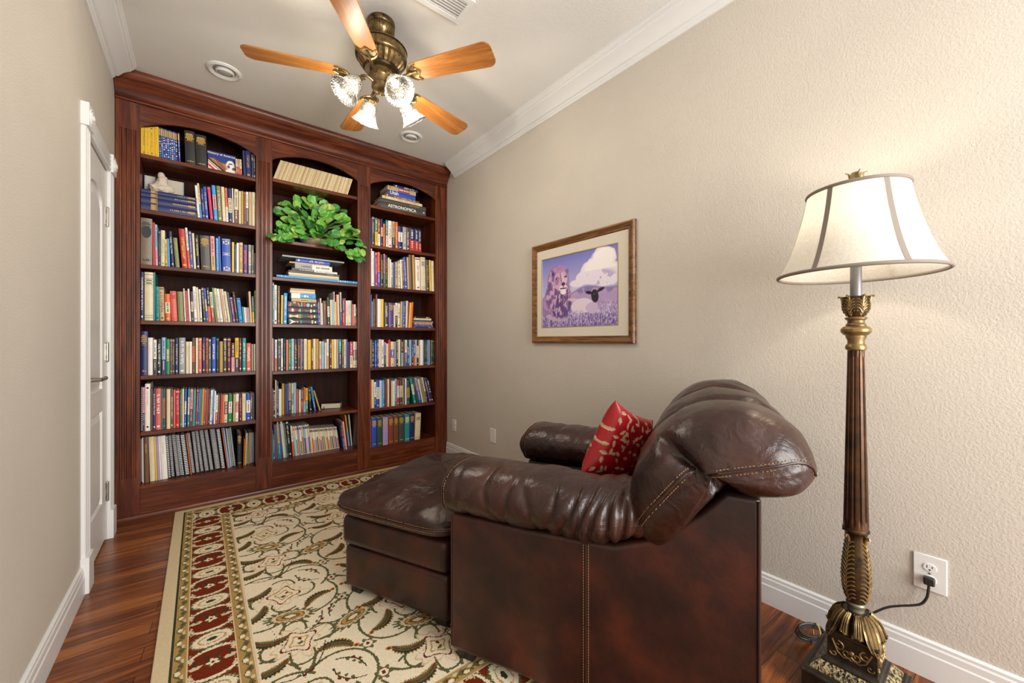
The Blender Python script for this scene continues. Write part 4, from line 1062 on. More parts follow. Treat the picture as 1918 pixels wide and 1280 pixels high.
def leaf(m, base, tip, up, wid, col, colc):
    """rounded scalloped leaf, cupped along the midrib"""
    ax = (tip - base); ln = ax.length; ax.normalize()
    side = ax.cross(up)
    if side.length < 1e-4: side = Vector((1, 0, 0))
    side.normalize(); nrm = side.cross(ax).normalized()
    nv_, nu_ = 9, 11
    n0 = len(m.v); P = []
    for i in range(nu_):
        t = i / (nu_ - 1)
        half = wid * (math.sin(PI * min(1, t * 0.90 + 0.10)) ** 0.62) * (1.08 - 0.16 * t) * (1 + 0.05 * math.sin(t * 34))
        for j in range(nv_):
            s = j / (nv_ - 1) * 2 - 1
            p = base + ax * (ln * (t - 0.10 * abs(s) * (1 - t) * (1 if t < .3 else .3))) + side * (half * s) + nrm * (0.16 * wid * abs(s) ** 1.3 + 0.02 * math.sin(6 * t + s * 5) * wid - 0.25 * ln * (t - .4) ** 2)
            m.v.append(tuple(p))
    for i in range(nu_ - 1):
        for j in range(nv_ - 1):
            mid = j in (3, 4)
            vein = (i + abs(j - 3.5) + .5) % 3 < 1
            c_ = colc if mid else (tuple(x * 1.3 + .01 for x in col) if vein else col)
            m.face((n0 + i * nv_ + j, n0 + (i + 1) * nv_ + j, n0 + (i + 1) * nv_ + j + 1, n0 + i * nv_ + j + 1), c_)
greens = [hexc('5FA23E'), hexc('7DB648'), hexc('468C3C'), hexc('93C054'), hexc('3E7C36'), hexc('A8C860'), hexc('6AAA4A')]
for k, (x, y) in enumerate(pts):
    shelf_y = 449 + (x - 510) * .116
    below = y > shelf_y - 9
    rim = (y - 366) / 90.0
    if below or x > 662: Yd = YB - rl.uniform(.035, .085)
    else: Yd = YB + .17 - .20 * min(1, max(0, rim)) + rl.uniform(-.04, .04) + (.03 if x < 530 else 0)
    X_, Z_ = onY(x, y, Yd)
    ctr = Vector((X_, Yd, Z_))
    if not below and Yd > YB - .02: ctr.z = max(ctr.z, SZ + .045); ctr.x = min(max(ctr.x, BAYS['middle'][0] + .052), BAYS['middle'][1] - .05)
    out = (ctr - root); out.y *= .6; out.z *= .7
    if out.length < .05: out = Vector((rl.uniform(-1, 1), -.5, .2))
    out.normalize()
    d = (out + Vector((rl.uniform(-.6, .6), rl.uniform(-.5, .1), rl.uniform(-.75, .25)))).normalized()
    if below: d = (d + Vector((0, 0, -.6))).normalized()
    size = rl.uniform(.060, .086) * (1.0 if not below else .9)
    up = Vector((rl.uniform(-.35, .35), rl.uniform(-1.0, -.45), rl.uniform(.15, 1.0)))
    base = ctr - d * size * .5; tip = ctr + d * size * .55
    if Yd > YB - .02: 
        for q in (base, tip):
            q.z = max(q.z, SZ + .012); q.y = min(q.y, YBK - .03)
            q.x = min(max(q.x, BAYS['middle'][0] + .04), BAYS['middle'][1] - .04)
    else:
        for q in (base, tip): q.y = min(q.y, YB - .022)
    cc = greens[rl.randrange(len(greens))]; f_ = rl.uniform(.75, 1.1); cc = tuple(v * f_ for v in cc)
    leaf(lf, base, tip, up, size * rl.uniform(.52, .64), cc, tuple(min(1, v * 1.35 + .02) for v in cc))
    if Yd > YB - .02:
        mid = (root + base) / 2 + Vector((0, 0, .05))
    else:
        mid = Vector(((root.x + base.x) / 2 + (.05 if x > 640 else 0), YB - .03, max(SZ + .035, base.z + .02)))
    if k % 3 == 0 or y < 385: sm_.tube(spline([root, mid, base], 5), .0016, 5)
lf.build('foliage', M_LEAF, plant)
sm_.build('stems', M_STEM, plant)
# ================================================================== CEILING FAN
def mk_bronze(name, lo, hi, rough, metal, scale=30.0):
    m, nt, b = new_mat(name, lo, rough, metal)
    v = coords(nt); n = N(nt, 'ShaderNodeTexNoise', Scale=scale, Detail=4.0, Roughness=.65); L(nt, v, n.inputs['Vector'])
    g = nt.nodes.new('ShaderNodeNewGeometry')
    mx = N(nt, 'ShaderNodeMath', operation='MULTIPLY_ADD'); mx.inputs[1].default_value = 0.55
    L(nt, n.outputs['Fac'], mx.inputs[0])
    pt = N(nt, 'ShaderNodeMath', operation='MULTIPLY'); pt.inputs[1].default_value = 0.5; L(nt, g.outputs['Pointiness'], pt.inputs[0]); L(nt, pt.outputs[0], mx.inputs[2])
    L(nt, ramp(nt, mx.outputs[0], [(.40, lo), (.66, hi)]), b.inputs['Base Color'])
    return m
M_BRASS = mk_bronze('antique_brass', (0.045, 0.031, 0.014), (0.34, 0.235, 0.10), .28, .9)
M_BRONZE = mk_bronze('dark_bronze', (0.014, 0.010, 0.007), (0.11, 0.068, 0.028), .38, .7)
M_GILT = mk_bronze('rubbed_gilt', (0.045, 0.029, 0.012), (0.36, 0.235, 0.09), .35, .6)
M_SHAFT = mk_bronze('streaked_shaft', (0.009, 0.0055, 0.004), (0.115, 0.045, 0.013), .35, .5, 14.0)

def mk_glass():
    m = bpy.data.materials.new('cut_glass'); m.use_nodes = True; nt = m.node_tree
    for n in list(nt.nodes): nt.nodes.remove(n)
    out = nt.nodes.new('ShaderNodeOutputMaterial')
    tr = nt.nodes.new('ShaderNodeBsdfTransparent'); tr.inputs[0].default_value = (.96, .95, .92, 1)
    gl = nt.nodes.new('ShaderNodeBsdfGlossy'); gl.inputs['Roughness'].default_value = .08
    tl = nt.nodes.new('ShaderNodeBsdfTranslucent'); tl.inputs[0].default_value = (.62, .60, .56, 1)
    fr = nt.nodes.new('ShaderNodeFresnel'); fr.inputs[0].default_value = 1.5
    m1 = nt.nodes.new('ShaderNodeMixShader'); m2 = nt.nodes.new('ShaderNodeMixShader')
    uv = nt.nodes.new('ShaderNodeTexCoord')
    mp = nt.nodes.new('ShaderNodeMapping'); mp.inputs['Scale'].default_value = (90, 90, 90); L(nt, uv.outputs['Object'], mp.inputs[0])
    vo = N(nt, 'ShaderNodeTexVoronoi', feature='DISTANCE_TO_EDGE', Scale=1.0); L(nt, mp.outputs[0], vo.inputs['Vector'])
    bp_ = nt.nodes.new('ShaderNodeBump'); bp_.inputs['Strength'].default_value = .7; bp_.inputs['Distance'].default_value = .004; L(nt, vo.outputs['Distance'], bp_.inputs['Height'])
    for s in (gl, tl): L(nt, bp_.outputs[0], s.inputs['Normal'])
    L(nt, bp_.outputs[0], fr.inputs['Normal'])
    rp = ramp(nt, vo.outputs['Distance'], [(.02, (.42,) * 3), (.12, (.04,) * 3)])
    L(nt, rp, m1.inputs[0]); L(nt, tr.outputs[0], m1.inputs[1]); L(nt, tl.outputs[0], m1.inputs[2])
    ad = N(nt, 'ShaderNodeMath', operation='ADD'); ad.inputs[1].default_value = .08; ad.use_clamp = True; L(nt, fr.outputs[0], ad.inputs[0])
    L(nt, ad.outputs[0], m2.inputs[0]); L(nt, m1.outputs[0], m2.inputs[1]); L(nt, gl.outputs[0], m2.inputs[2])
    L(nt, m2.outputs[0], out.inputs[0]); return m
M_GLASS = mk_glass()
def mk_emit(name, col, s):
    m = bpy.data.materials.new(name); m.use_nodes = True; nt = m.node_tree
    b = nt.nodes['Principled BSDF']; b.inputs['Base Color'].default_value = (.9, .88, .82, 1)
    b.inputs['Emission Color'].default_value = (*col, 1); b.inputs['Emission Strength'].default_value = s; return m
M_BULB = mk_emit('lit_bulb', (1.0, .90, .72), 5.0)

FX, FY, BZ = 0.793, 2.165, 2.663
fan = thing('ceiling_fan', 'brass ceiling fan with five oak blades and four lit glass shades', 'ceiling fan', (FX, FY, CEIL))
c = MB()
c.lathe([(.072, 0), (.075, -.012), (.073, -.022), (.070, -.030)], 40, c=(FX, FY, CEIL))
c.lathe([(.070, -.030), (.071, -.050), (.064, -.070), (.050, -.088), (.036, -.104), (.032, -.112)], 60, c=(FX, FY, CEIL), fn=lambda r, a, z: r - (.004 if math.cos(30 * a) > .2 and (z > -.055 or z < -.085) else 0))
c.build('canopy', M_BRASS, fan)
MB().lathe([(.016, -.108), (.016, -.125), (.024, -.13), (.024, -.138)], 20, c=(FX, FY, CEIL)).build('downrod', M_BRASS, fan)
c = MB()
mz = CEIL
c.lathe([(.03, -.135), (.10, -.140), (.128, -.150), (.138, -.165), (.139, -.200), (.137, -.208), (.131, -.214), (.126, -.216), (.10, -.216)], 64, c=(FX, FY, mz))
c.build('motor_housing', M_BRASS, fan)
MB().lathe([(.10, -.214), (.1255, -.216), (.123, -.226), (.117, -.240), (.106, -.254), (.094, -.263)], 96, c=(FX, FY, mz), fn=lambda r, a, z: r - (.014 if (-.262 < z < -.217 and math.cos(24 * a) > .25) else 0)).build('vent_ring', M_GILT, fan, angle=20)
MB().lathe([(.094, -.262), (.096, -.268), (.088, -.277), (.06, -.278)], 64, c=(FX, FY, mz)).build('rotor_plate', M_BRONZE, fan)
MB().lathe([(.118, -.150), (.1405, -.158), (.1405, -.161), (.118, -.152)], 64, c=(FX, FY, mz)).build('rim_band', M_GILT, fan)
for k in range(5):
    ang = R_(160.13) - k * 2 * PI / 5
    Mr = Matrix.Translation((FX, FY, BZ)) @ Matrix.Rotation(ang, 4, 'Z') @ Matrix.Rotation(R_(-11), 4, 'X')
    # paddle outline
    P = []
    r0, r1 = .205, .665
    def hw(t): return .052 + .020 * t
    top = [(r0 + (r1 - r0 - .04) * t, hw(t)) for t in [q / 8 for q in range(9)]]
    tipc = [(r1 - .022, hw(1) - .004), (r1 - .006, hw(1) - .018), (r1, hw(1) - .036)]
    half = [(r0, .035), (r0 + .008, .048)] + top[1:] + tipc
    P = half + [(x, -y) for x, y in half[::-1]]
    pm_ = MB(); pm_.prism(P, lambda a, b, t: Mr @ Vector((a, b, t)), -.003, .004)
    me = pm_.build('blade', M_BLADE, fan, angle=30, bevel=.0012)
    # blade grain follows each blade : own local frame
    loc = Mr
    inv = loc.inverted()
    offv = OFF[fan.name]
    for vtx in me.data.vertices: vtx.co = inv @ (vtx.co + offv)
    me.matrix_local = Matrix.Translation(-offv) @ loc
    OFF[me.name] = Vector((0, 0, 0))
    ir = MB()
    arm = [(.085, 0, -.010), (.12, 0, -.017), (.155, 0, -.014), (.19, 0, -.006), (.225, 0, -.0045)]
    ir.tube(spline(arm, 4), .010, 8, rfn=lambda t: 1.1 - .5 * t)
    for sgn in (1, -1):
        sc_ = [(.170, .004 * sgn, -.009), (.182, .026 * sgn, -.007), (.200, .045 * sgn, -.0055), (.222, .054 * sgn, -.005), (.240, .050 * sgn, -.005)]
        ir.tube(spline(sc_, 4), .0055, 6, rfn=lambda t: 1.15 - .7 * t)
        sc2 = [(.236, .049 * sgn, -.005), (.222, .034 * sgn, -.005), (.232, .018 * sgn, -.005), (.246, .003 * sgn, -.005)]
        ir.tube(spline(sc2, 4), .0038, 6)
        ir.lathe([(0, -.008), (.005, -.0075), (.006, -.005)], 10, c=(.226, .02 * sgn, 0))
    # plate under the blade root
    ir.prism([(.172, .010), (.20, .036), (.222, .046), (.224, .03), (.238, 0), (.224, -.03), (.222, -.046), (.20, -.036), (.172, -.010)], lambda a, b, t: (a, b, t), -.0055, -.0032)
    io = ir.build('blade_iron', M_BRASS, me)
# light kit
k_ = MB()
k_.lathe([(.06, -.276), (.062, -.300), (.050, -.306), (.047, -.312), (.047, -.345), (.052, -.352), (.052, -.372), (.044, -.384), (.024, -.392), (.014, -.398), (.010, -.406), (.0, -.410)], 36, c=(FX, FY, CEIL))
k_.build('switch_housing', M_GILT, fan)
for k in range(4):
    ang = R_(6 + 90 * k)
    Mr = Matrix.Translation((FX, FY, CEIL)) @ Matrix.Rotation(ang, 4, 'Z')
    a_ = MB()
    a_.tube([Mr @ Vector(p) for p in spline([(.045, 0, -.352), (.080, 0, -.340), (.112, 0, -.350), (.126, 0, -.376)], 5)], .0062, 8)
    tilt = Matrix.Translation((.126, 0, -.376)) @ Matrix.Rotation(R_(180 - 38), 4, 'Y')      # local +z points out and down
    Ms = Mr @ tilt
    a_.lathe([(.010, -.006), (.021, 0), (.023, .016), (.020, .019)], 20, M=Ms)
    ao = a_.build('lamp_arm', M_BRASS, fan)
    g = MB()
    pr = [(.024, .012), (.034, .018), (.042, .036), (.046, .058), (.047, .072), (.050, .088), (.058, .106), (.069, .122), (.078, .132)]
    g.lathe(pr, 40, M=Ms, close=True, fn=lambda r, a, z: r * (1 + .014 * math.cos(12 * a) * (1 if z > .07 else .3)))
    g.lathe([(r - .0025, z) for r, z in pr[::-1]], 40, M=Ms, close=True)
    g.lathe([(.0755, .1295), (.0790, .1295), (.0795, .133), (.0755, .133)], 40, M=Ms, close=True)
    go = g.build('glass_shade', M_GLASS, fan)
    b_ = MB()
    b_.lathe([(.009, .012), (.010, .022), (.017, .038), (.020, .050), (.017, .062), (.009, .070), (.0, .072)], 18, M=Ms)
    b_.build('bulb', M_BULB, fan)
    pl = Ms @ Vector((0, 0, .140))
    point_light('fan_lamp', pl, FAN_W, (1.0, .90, .76), .034, None)
# pull chain
MB().tube([(FX + .02, FY - .04, CEIL - .37), (FX + .022, FY - .042, CEIL - .46)], .0012, 5).build('pull_chain', M_BRASS, fan)

# ================================================================== FLOOR LAMP
LX, LY = 1.732, 0.307
lamp = thing('floor_lamp', 'tall bronze column floor lamp with white bell shade by the right wall', 'floor lamp', (LX, LY, 0))
def squ(a0, z0, a1, z1, m):
    n = len(m.v)
    for a, z in ((a0, z0), (a1, z1)):
        m.v += [(LX - a, LY - a, z), (LX + a, LY - a, z), (LX + a, LY + a, z), (LX - a, LY + a, z)]
    for i in range(4):
        j = (i + 1) % 4; m.face((n + i, n + j, n + 4 + j, n + 4 + i))
    return m
def sqstack(m, lst):
    n = len(m.v)
    for a, z in lst: m.v += [(LX - a, LY - a, z), (LX + a, LY - a, z), (LX + a, LY + a, z), (LX - a, LY + a, z)]
    for q in range(len(lst) - 1):
        for i in range(4):
            j = (i + 1) % 4; m.face((n + 4 * q + i, n + 4 * q + j, n + 4 * q + 4 + j, n + 4 * q + 4 + i))
    m.face((n + 3, n + 2, n + 1, n)); e = n + 4 * (len(lst) - 1); m.face((e, e + 1, e + 2, e + 3))
    return m
M_PLINTH = mk_bronze('black_bronze', (0.010, 0.010, 0.009), (0.050, 0.042, 0.028), .3, .5)
m = sqstack(MB(), [(.122, 0), (.126, .004), (.126, .012), (.121, .018), (.121, .070), (.124, .074), (.122, .080), (.114, .082), (.112, .088), (.106, .088)])
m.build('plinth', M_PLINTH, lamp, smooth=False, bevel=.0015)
def mk_fur():
    m, nt, b = new_mat('gilt_hatched_band', (.1, .07, .03), .45, .4)
    v = coords(nt, (160, 160, 60), (R_(20), R_(15), R_(30))); n = N(nt, 'ShaderNodeTexNoise', Scale=1.0, Detail=3.0, Distortion=.6); L(nt, v, n.inputs['Vector'])
    L(nt, ramp(nt, n.outputs['Fac'], [(.44, (.012, .010, .008)), (.62, (.50, .40, .20))]), b.inputs['Base Color']); bump(nt, b, n.outputs['Fac'], .6, .003); return m
M_FUR = mk_fur()
sqstack(MB(), [(.104, .088), (.100, .096), (.088, .108), (.078, .115)]).build('hatched_slope', M_FUR, lamp, smooth=False)
sqstack(MB(), [(.078, .115), (.078, .121), (.072, .125), (.068, .130), (.0635, .132), (.0635, .212), (.067, .215), (.067, .219), (.062, .221)]).build('pedestal_box', M_PLINTH, lamp, smooth=False, bevel=.001)
# scrolls on the four box faces
def spiral(cx, cz, r, turns, a0, sgn, n=22):
    return [(cx + r * (1 - .82 * t) * math.cos(a0 + sgn * 2 * PI * turns * t), cz + r * (1 - .82 * t) * math.sin(a0 + sgn * 2 * PI * turns * t)) for t in [k / n for k in range(n + 1)]]
for q in range(4):
    Mq = Matrix.Translation((LX, LY, 0)) @ Matrix.Rotation(q * PI / 2, 4, 'Z')
    s = MB()
    for side in (1, -1):
        cur = [spiral(.034 * side, .180, .016, 1.1, R_(90), side), spiral(.012 * side, .166, .014, 1.1, R_(200 if side > 0 else -20), side), spiral(.046 * side, .150, .010, 1.0, R_(0 if side > 0 else 180), -side)]
        cur.append([(x, z) for x, z in [(.050 * side, .196), (.036 * side, .160), (.020 * side, .148), (.006 * side, .152), (0, .148)]])
        for cc in cur:
            s.tube([Mq @ Vector((x, -.0640, z)) for x, z in cc], .0026, 6, rfn=lambda t: 1.15 - .6 * t)
    s.lathe([(0, 0), (.006, .001), (.008, .004)], 10, M=Mq @ Matrix.Translation((0, -.0665, .172)) @ Matrix.Rotation(R_(-90), 4, 'X'))
    s.build('scroll_relief', M_GILT, lamp)
# acanthus skirt, four drooping corner leaves and curled lobes
d = MB()
d.lathe([(.060, .221), (.058, .232), (.054, .248), (.046, .268), (.038, .282), (.034, .290)], 48, c=(LX, LY, 0), fn=lambda r, a, z: r * (1 + .07 * math.cos(16 * a)))
d.build('acanthus_dome', M_BRONZE, lamp)
def ribleaf(m, path, wfn, ribs=True, n=14):
    """fleshy leaf along a path of (r, z) in a radial plane given by matrix"""
    pass
for q in range(12):
    a = q * PI / 6 + R_(45); long = q % 3 == 0
    Mq = Matrix.Translation((LX, LY, 0)) @ Matrix.Rotation(a, 4, 'Z')
    path = [(.036, .288), (.050, .276), (.062, .254), (.072, .232), (.082, .212), (.086, .196)] if long else [(.036, .288), (.050, .278), (.060, .262), (.066, .244), (.070, .232), (.073, .236)]
    W = (lambda t: (.010 + .012 * math.sin(PI * min(1, t * 1.05)) ** .8) * (1.0 if t < .85 else 1 - (t - .85) * 5)) if long else (lambda t: (.008 + .006 * t) * (1.0 if t < .85 else 1 - (t - .85) * 4))
    pp = spline([(r, 0, z) for r, z in path], 4); m = MB(); nn = len(pp)
    def fn(u, v):
        k = min(int(u * (nn - 1) + 1e-6), nn - 1); p = pp[k]; t = u; s_ = v * 2 - 1
        tn_ = (pp[min(k + 1, nn - 1)] - pp[max(k - 1, 0)]).normalized(); nr = Vector((-tn_.z, 0, tn_.x)); nr = nr if nr.x > 0 else -nr
        w_ = max(.0008, W(t)); off = .0045 * (1 - s_ * s_) - .0035 * abs(math.cos(s_ * 4.7))
        return Mq @ (p + Vector((0, w_ * s_, 0)) + nr * (off + .003))
    m.grid(fn, nn, 9)
    for s_ in (-.55, 0, .55):
        m.tube([Mq @ (pp[k] + Vector((0, W(k / (nn - 1)) * s_, 0)) + Vector((.006, 0, .002))) for k in range(0, nn, 2)], .0013, 5)
    m.build('acanthus_leaf', M_GILT, lamp)
# neck and leafy vase
def yz(y): return 1.2 - (y - 638) * .001805
nk = MB().lathe([(.034, yz(1163)), (.033, yz(1158)), (.026, yz(1150)), (.022, yz(1142)), (.022, yz(1136)), (.026, yz(1133)), (.027, yz(1129)), (.024, yz(1126))], 32, c=(LX, LY, 0))
M_VERD, _, _ = new_mat('pale_verdigris_neck', (.16, .16, .11), .4, .4)
nk.build('neck', M_VERD, lamp)
vp = [(.022, yz(1128)), (.030, yz(1118)), (.037, yz(1102)), (.0395, yz(1080)), (.0375, yz(1055)), (.033, yz(1030)), (.029, yz(1012)), (.028, yz(1002)), (.031, yz(996)), (.036, yz(993)), (.036, yz(990)), (.033, yz(988))]
MB().lathe(vp, 40, c=(LX, LY, 0)).build('leafy_vase', M_BRONZE, lamp)
def vr(z):
    for (r0, z0), (r1, z1) in zip(vp, vp[1:]):
        if z0 <= z <= z1: return r0 + (r1 - r0) * (z - z0) / max(1e-6, z1 - z0)
    return vp[-1][0]
for q in range(4):
    a0 = q * 2 * PI / 4 + R_(-118)
    m = MB()
    z0, z1 = yz(1122), yz(1008)
    for k in range(14):
        zb = z0 + (z1 - z0) * (k + .3) / 14.5
        wmax = R_(41) * (1 - .22 * k / 14)
        for sg in (1, -1):
            pts_ = []
            for t in [j / 6 for j in range(7)]:
                an = a0 + sg * wmax * t * (1 - .1 * t); z = zb + .016 * math.sin(t * 1.9) - .004 * t
                r = vr(z) + .0015 - .001 * t
                pts_.append((LX + r * math.cos(an), LY + r * math.sin(an), z))
            m.tube(pts_, .0029, 5, rfn=lambda t: 1.15 - .7 * t)
    m.tube([(LX + (vr(z) + .0015) * math.cos(a0), LY + (vr(z) + .0015) * math.sin(a0), z) for z in [z0 + (z1 - z0) * j / 12 for j in range(13)]], .0022, 6)
    # curled tip
    m.tube([(LX + r * math.cos(a0), LY + r * math.sin(a0), z) for r, z in [(.030, yz(1012)), (.032, yz(1004)), (.036, yz(999)), (.041, yz(999)), (.043, yz(1003))]], .0055, 8, rfn=lambda t: 1 - .4 * t)
    m.build('palm_frond', M_GILT, lamp)
# fluted tapering shaft
zs0, zs1 = yz(990), yz(657)
shp = []
nz_ = 40
for k in range(nz_ + 1):
    t = k / nz_; shp.append((.0335 - .0115 * t, zs0 + (zs1 - zs0) * t))
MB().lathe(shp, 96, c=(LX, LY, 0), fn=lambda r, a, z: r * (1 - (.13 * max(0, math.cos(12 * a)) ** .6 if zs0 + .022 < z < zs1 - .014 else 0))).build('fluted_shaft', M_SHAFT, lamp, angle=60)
# turned collar below the cup
MB().lathe([(.022, yz(657)), (.027, yz(655)), (.0285, yz(651)), (.027, yz(648)), (.0225, yz(644)), (.0225, yz(638)), (.027, yz(632)), (.0275, yz(629)), (.034, yz(627)), (.0405, yz(622)), (.0405, yz(617)), (.035, yz(613)), (.027, yz(611)), (.0275, yz(609)), (.0225, yz(605)), (.0225, yz(601)), (.029, yz(598)), (.030, yz(596)), (.026, yz(594))], 40, c=(LX, LY, 0)).build('turned_collar', M_GILT, lamp, angle=30)
cp = [(.018, yz(595)), (.026, yz(590)), (.0335, yz(582)), (.035, yz(573)), (.033, yz(565)), (.0325, yz(559)), (.034, yz(556)), (.024, yz(556))]
MB().lathe(cp, 36, c=(LX, LY, 0)).build('leaf_cup', M_BRONZE, lamp)
def cr_(z):
    for (r0, z0), (r1, z1) in zip(cp, cp[1:]):
        if z0 <= z <= z1: return r0 + (r1 - r0) * (z - z0) / max(1e-6, z1 - z0)
    return .034
for q in range(6):
    a0 = q * PI / 3 + R_(-140); m = MB()
    for k in range(5):
        zb = yz(592) + .050 * k / 5
        for sg in (1, -1):
            m.tube([(LX + (cr_(zb + .014 * t) + .001) * math.cos(a0 + sg * R_(25) * t), LY + (cr_(zb + .014 * t) + .001) * math.sin(a0 + sg * R_(25) * t), zb + .016 * math.sin(1.8 * t)) for t in [j / 5 for j in range(6)]], .0024, 5, rfn=lambda t: 1.1 - .5 * t)
    m.tube([(LX + r * math.cos(a0), LY + r * math.sin(a0), z) for r, z in [(.033, yz(575)), (.0345, yz(563)), (.038, yz(556)), (.044, yz(555)), (.0445, yz(557.5))]], .0042, 7)
    m.build('cup_leaf', M_GILT, lamp)
M_SLEEVE, _, _ = new_mat('grey_candle_sleeve', (.20, .20, .205), .4, .5)
MB().lathe([(.0155, yz(556)), (.0155, yz(500)), (.012, yz(499)), (.012, yz(486))], 24, c=(LX, LY, 0)).build('candle_sleeve', M_SLEEVE, lamp)
# shade
def mk_shade():
    m = bpy.data.materials.new('linen_shade'); m.use_nodes = True; nt = m.node_tree
    for n in list(nt.nodes): nt.nodes.remove(n)
    out = nt.nodes.new('ShaderNodeOutputMaterial'); df = nt.nodes.new('ShaderNodeBsdfDiffuse'); tl = nt.nodes.new('ShaderNodeBsdfTranslucent'); mx = nt.nodes.new('ShaderNodeMixShader')
    v = coords(nt); n = N(nt, 'ShaderNodeTexNoise', Scale=130.0, Detail=3.0); L(nt, v, n.inputs['Vector'])
    c = ramp(nt, n.outputs['Fac'], [(.3, (.60, .565, .50)), (.7, (.68, .65, .585))]); L(nt, c, df.inputs[0]); L(nt, c, tl.inputs[0])
    mx.inputs[0].default_value = .22; L(nt, df.outputs[0], mx.inputs[1]); L(nt, tl.outputs[0], mx.inputs[2]); L(nt, mx.outputs[0], out.inputs[0]); return m
M_SHADE = mk_shade()
M_TRIM, _, _ = new_mat('taupe_shade_trim', (.20, .165, .135), .7)
sp_ = [(.217, 1.424), (.205, 1.446), (.190, 1.480), (.174, 1.525), (.160, 1.573), (.148, 1.620), (.139, 1.664), (.132, 1.703)]
sp_ = [(p.x, p.z) for p in spline([(r, 0, z) for r, z in sp_], 3)]
MB().lathe(sp_, 72, c=(LX, LY, 0), close=True).build('shade', M_SHADE, lamp)
for (r, z), nm in (((.2175, 1.424), 'shade_trim'), ((.1322, 1.703), 'shade_trim')):
    MB().tube([(LX + r * math.cos(a), LY + r * math.sin(a), z) for a in [2 * PI * k / 64 for k in range(64)]], .0058, 8, closed=True).build(nm, M_TRIM, lamp)
for q in range(6):
    a = R_(q * 60 + SHADE_PHASE)
    m = MB(); n = len(sp_)
    m.grid(lambda u, v: (LX + (sp_[int(u * (n - 1) + 1e-6)][0] + .0012) * math.cos(a + (v - .5) * .015 / sp_[int(u * (n - 1) + 1e-6)][0]), LY + (sp_[int(u * (n - 1) + 1e-6)][0] + .0012) * math.sin(a + (v - .5) * .015 / sp_[int(u * (n - 1) + 1e-6)][0]), sp_[int(u * (n - 1) + 1e-6)][1]), n, 3)
    m.build('seam_braid', M_TRIM, lamp)
# spider, harp, finial
s = MB()
for q in range(3):
    a = R_(q * 120 + 20); s.tube([(LX, LY, 1.709), (LX + .131 * math.cos(a), LY + .131 * math.sin(a), 1.703)], .0016, 5)
hp = [(LX + x, LY, z) for x, z in ((.012, 1.46), (.045, 1.50), (.058, 1.57), (.045, 1.66), (0, 1.709), (-.045, 1.66), (-.058, 1.57), (-.045, 1.50), (-.012, 1.46))]
s.tube(spline(hp, 5), .0018, 6); s.build('harp', M_NICKEL, lamp)
f = MB(); f.lathe([(.008, 1.709), (.022, 1.716), (.021, 1.726), (.016, 1.737), (.017, 1.748), (.018, 1.757), (.013, 1.766), (0, 1.772)], 20, c=(LX, LY, 0), fn=lambda r, a, z: r * (1 + .18 * math.cos(5 * a)))
for q in range(4):
    a = R_(90 * q + 30); f.tube([(LX + r * math.cos(a), LY + r * math.sin(a), z) for r, z in ((.010, 1.740), (.017, 1.752), (.020, 1.764), (.030, 1.768))], .0042, 6, rfn=lambda t: 1.1 - .7 * t)
f.build('finial', M_GILT, lamp)
MB().lathe([(.012, 1.47), (.014, 1.50), (.026, 1.53), (.031, 1.555), (.026, 1.58), (.012, 1.592), (0, 1.594)], 20, c=(LX, LY, 0)).build('bulb', M_BULB, lamp)
point_light('floor_lamp_light', (LX, LY, 1.612), LAMP_W, (1.0, .90, .74), .03)

# lamp cord: plug in the lower receptacle, swoops to the lamp foot, coil behind it
cord = thing('power_cord', 'dark lamp cord hanging from the wall outlet to the lamp foot with a tied coil', 'cord', (XR - .02, .159, .351))
pl = MB()
Mp = Matrix.Translation((XR - .0089, .159, .352)) @ Matrix.Rotation(R_(-90), 4, 'Y')
pl.box(-.015, .012, -.014, .014, 0.0002, .022, None, Mp)
pl.build('plug', M_BLACKP, cord, bevel=.004)
st_ = MB()
cp_ = spline([(XR - .020, .160, .342), (XR - .022, .161, .320), (XR - .022, .165, .290), (XR - .022, .178, .262), (XR - .026, .200, .246), (XR - .032, .235, .228), (XR - .040, .27, .205), (XR - .060, .315, .160), (XR - .085, .365, .105), (XR - .10, .42, .04), (LX + .142, LY + .16, .010)], 6)
st_.tube(cp_, .0040, 8)
co = []; CKX, CKY = 1.905, .475
for k in range(46):
    a = 2 * PI * k / 15; r = .040 + .004 * math.sin(k * .7)
    lp_ = k // 15; co.append((CKX + (.058 - .005 * lp_) * math.cos(a) * _c, CKY - (.058 - .005 * lp_) * math.cos(a) * _s + .012 * math.sin(a), .030 + .021 * math.sin(a) + .006 * lp_))
st_.build('cable', M_BLACKP, cord)
c2 = MB().tube(co, .0052, 7); c2.build('coiled_slack', M_BLACKP, cord)
tie = MB().tube([(CKX + .024 * _c + .020 * math.cos(a) * _s, CKY - .024 * _s + .020 * math.cos(a) * _c, .034 + .034 * math.sin(a)) for a in [2 * PI * k / 12 for k in range(12)]], .0026, 5, closed=True)
M_TIE, _, _ = new_mat('yellow_tie', (.55, .40, .08), .6)
tie.build('twist_tie', M_TIE, cord)

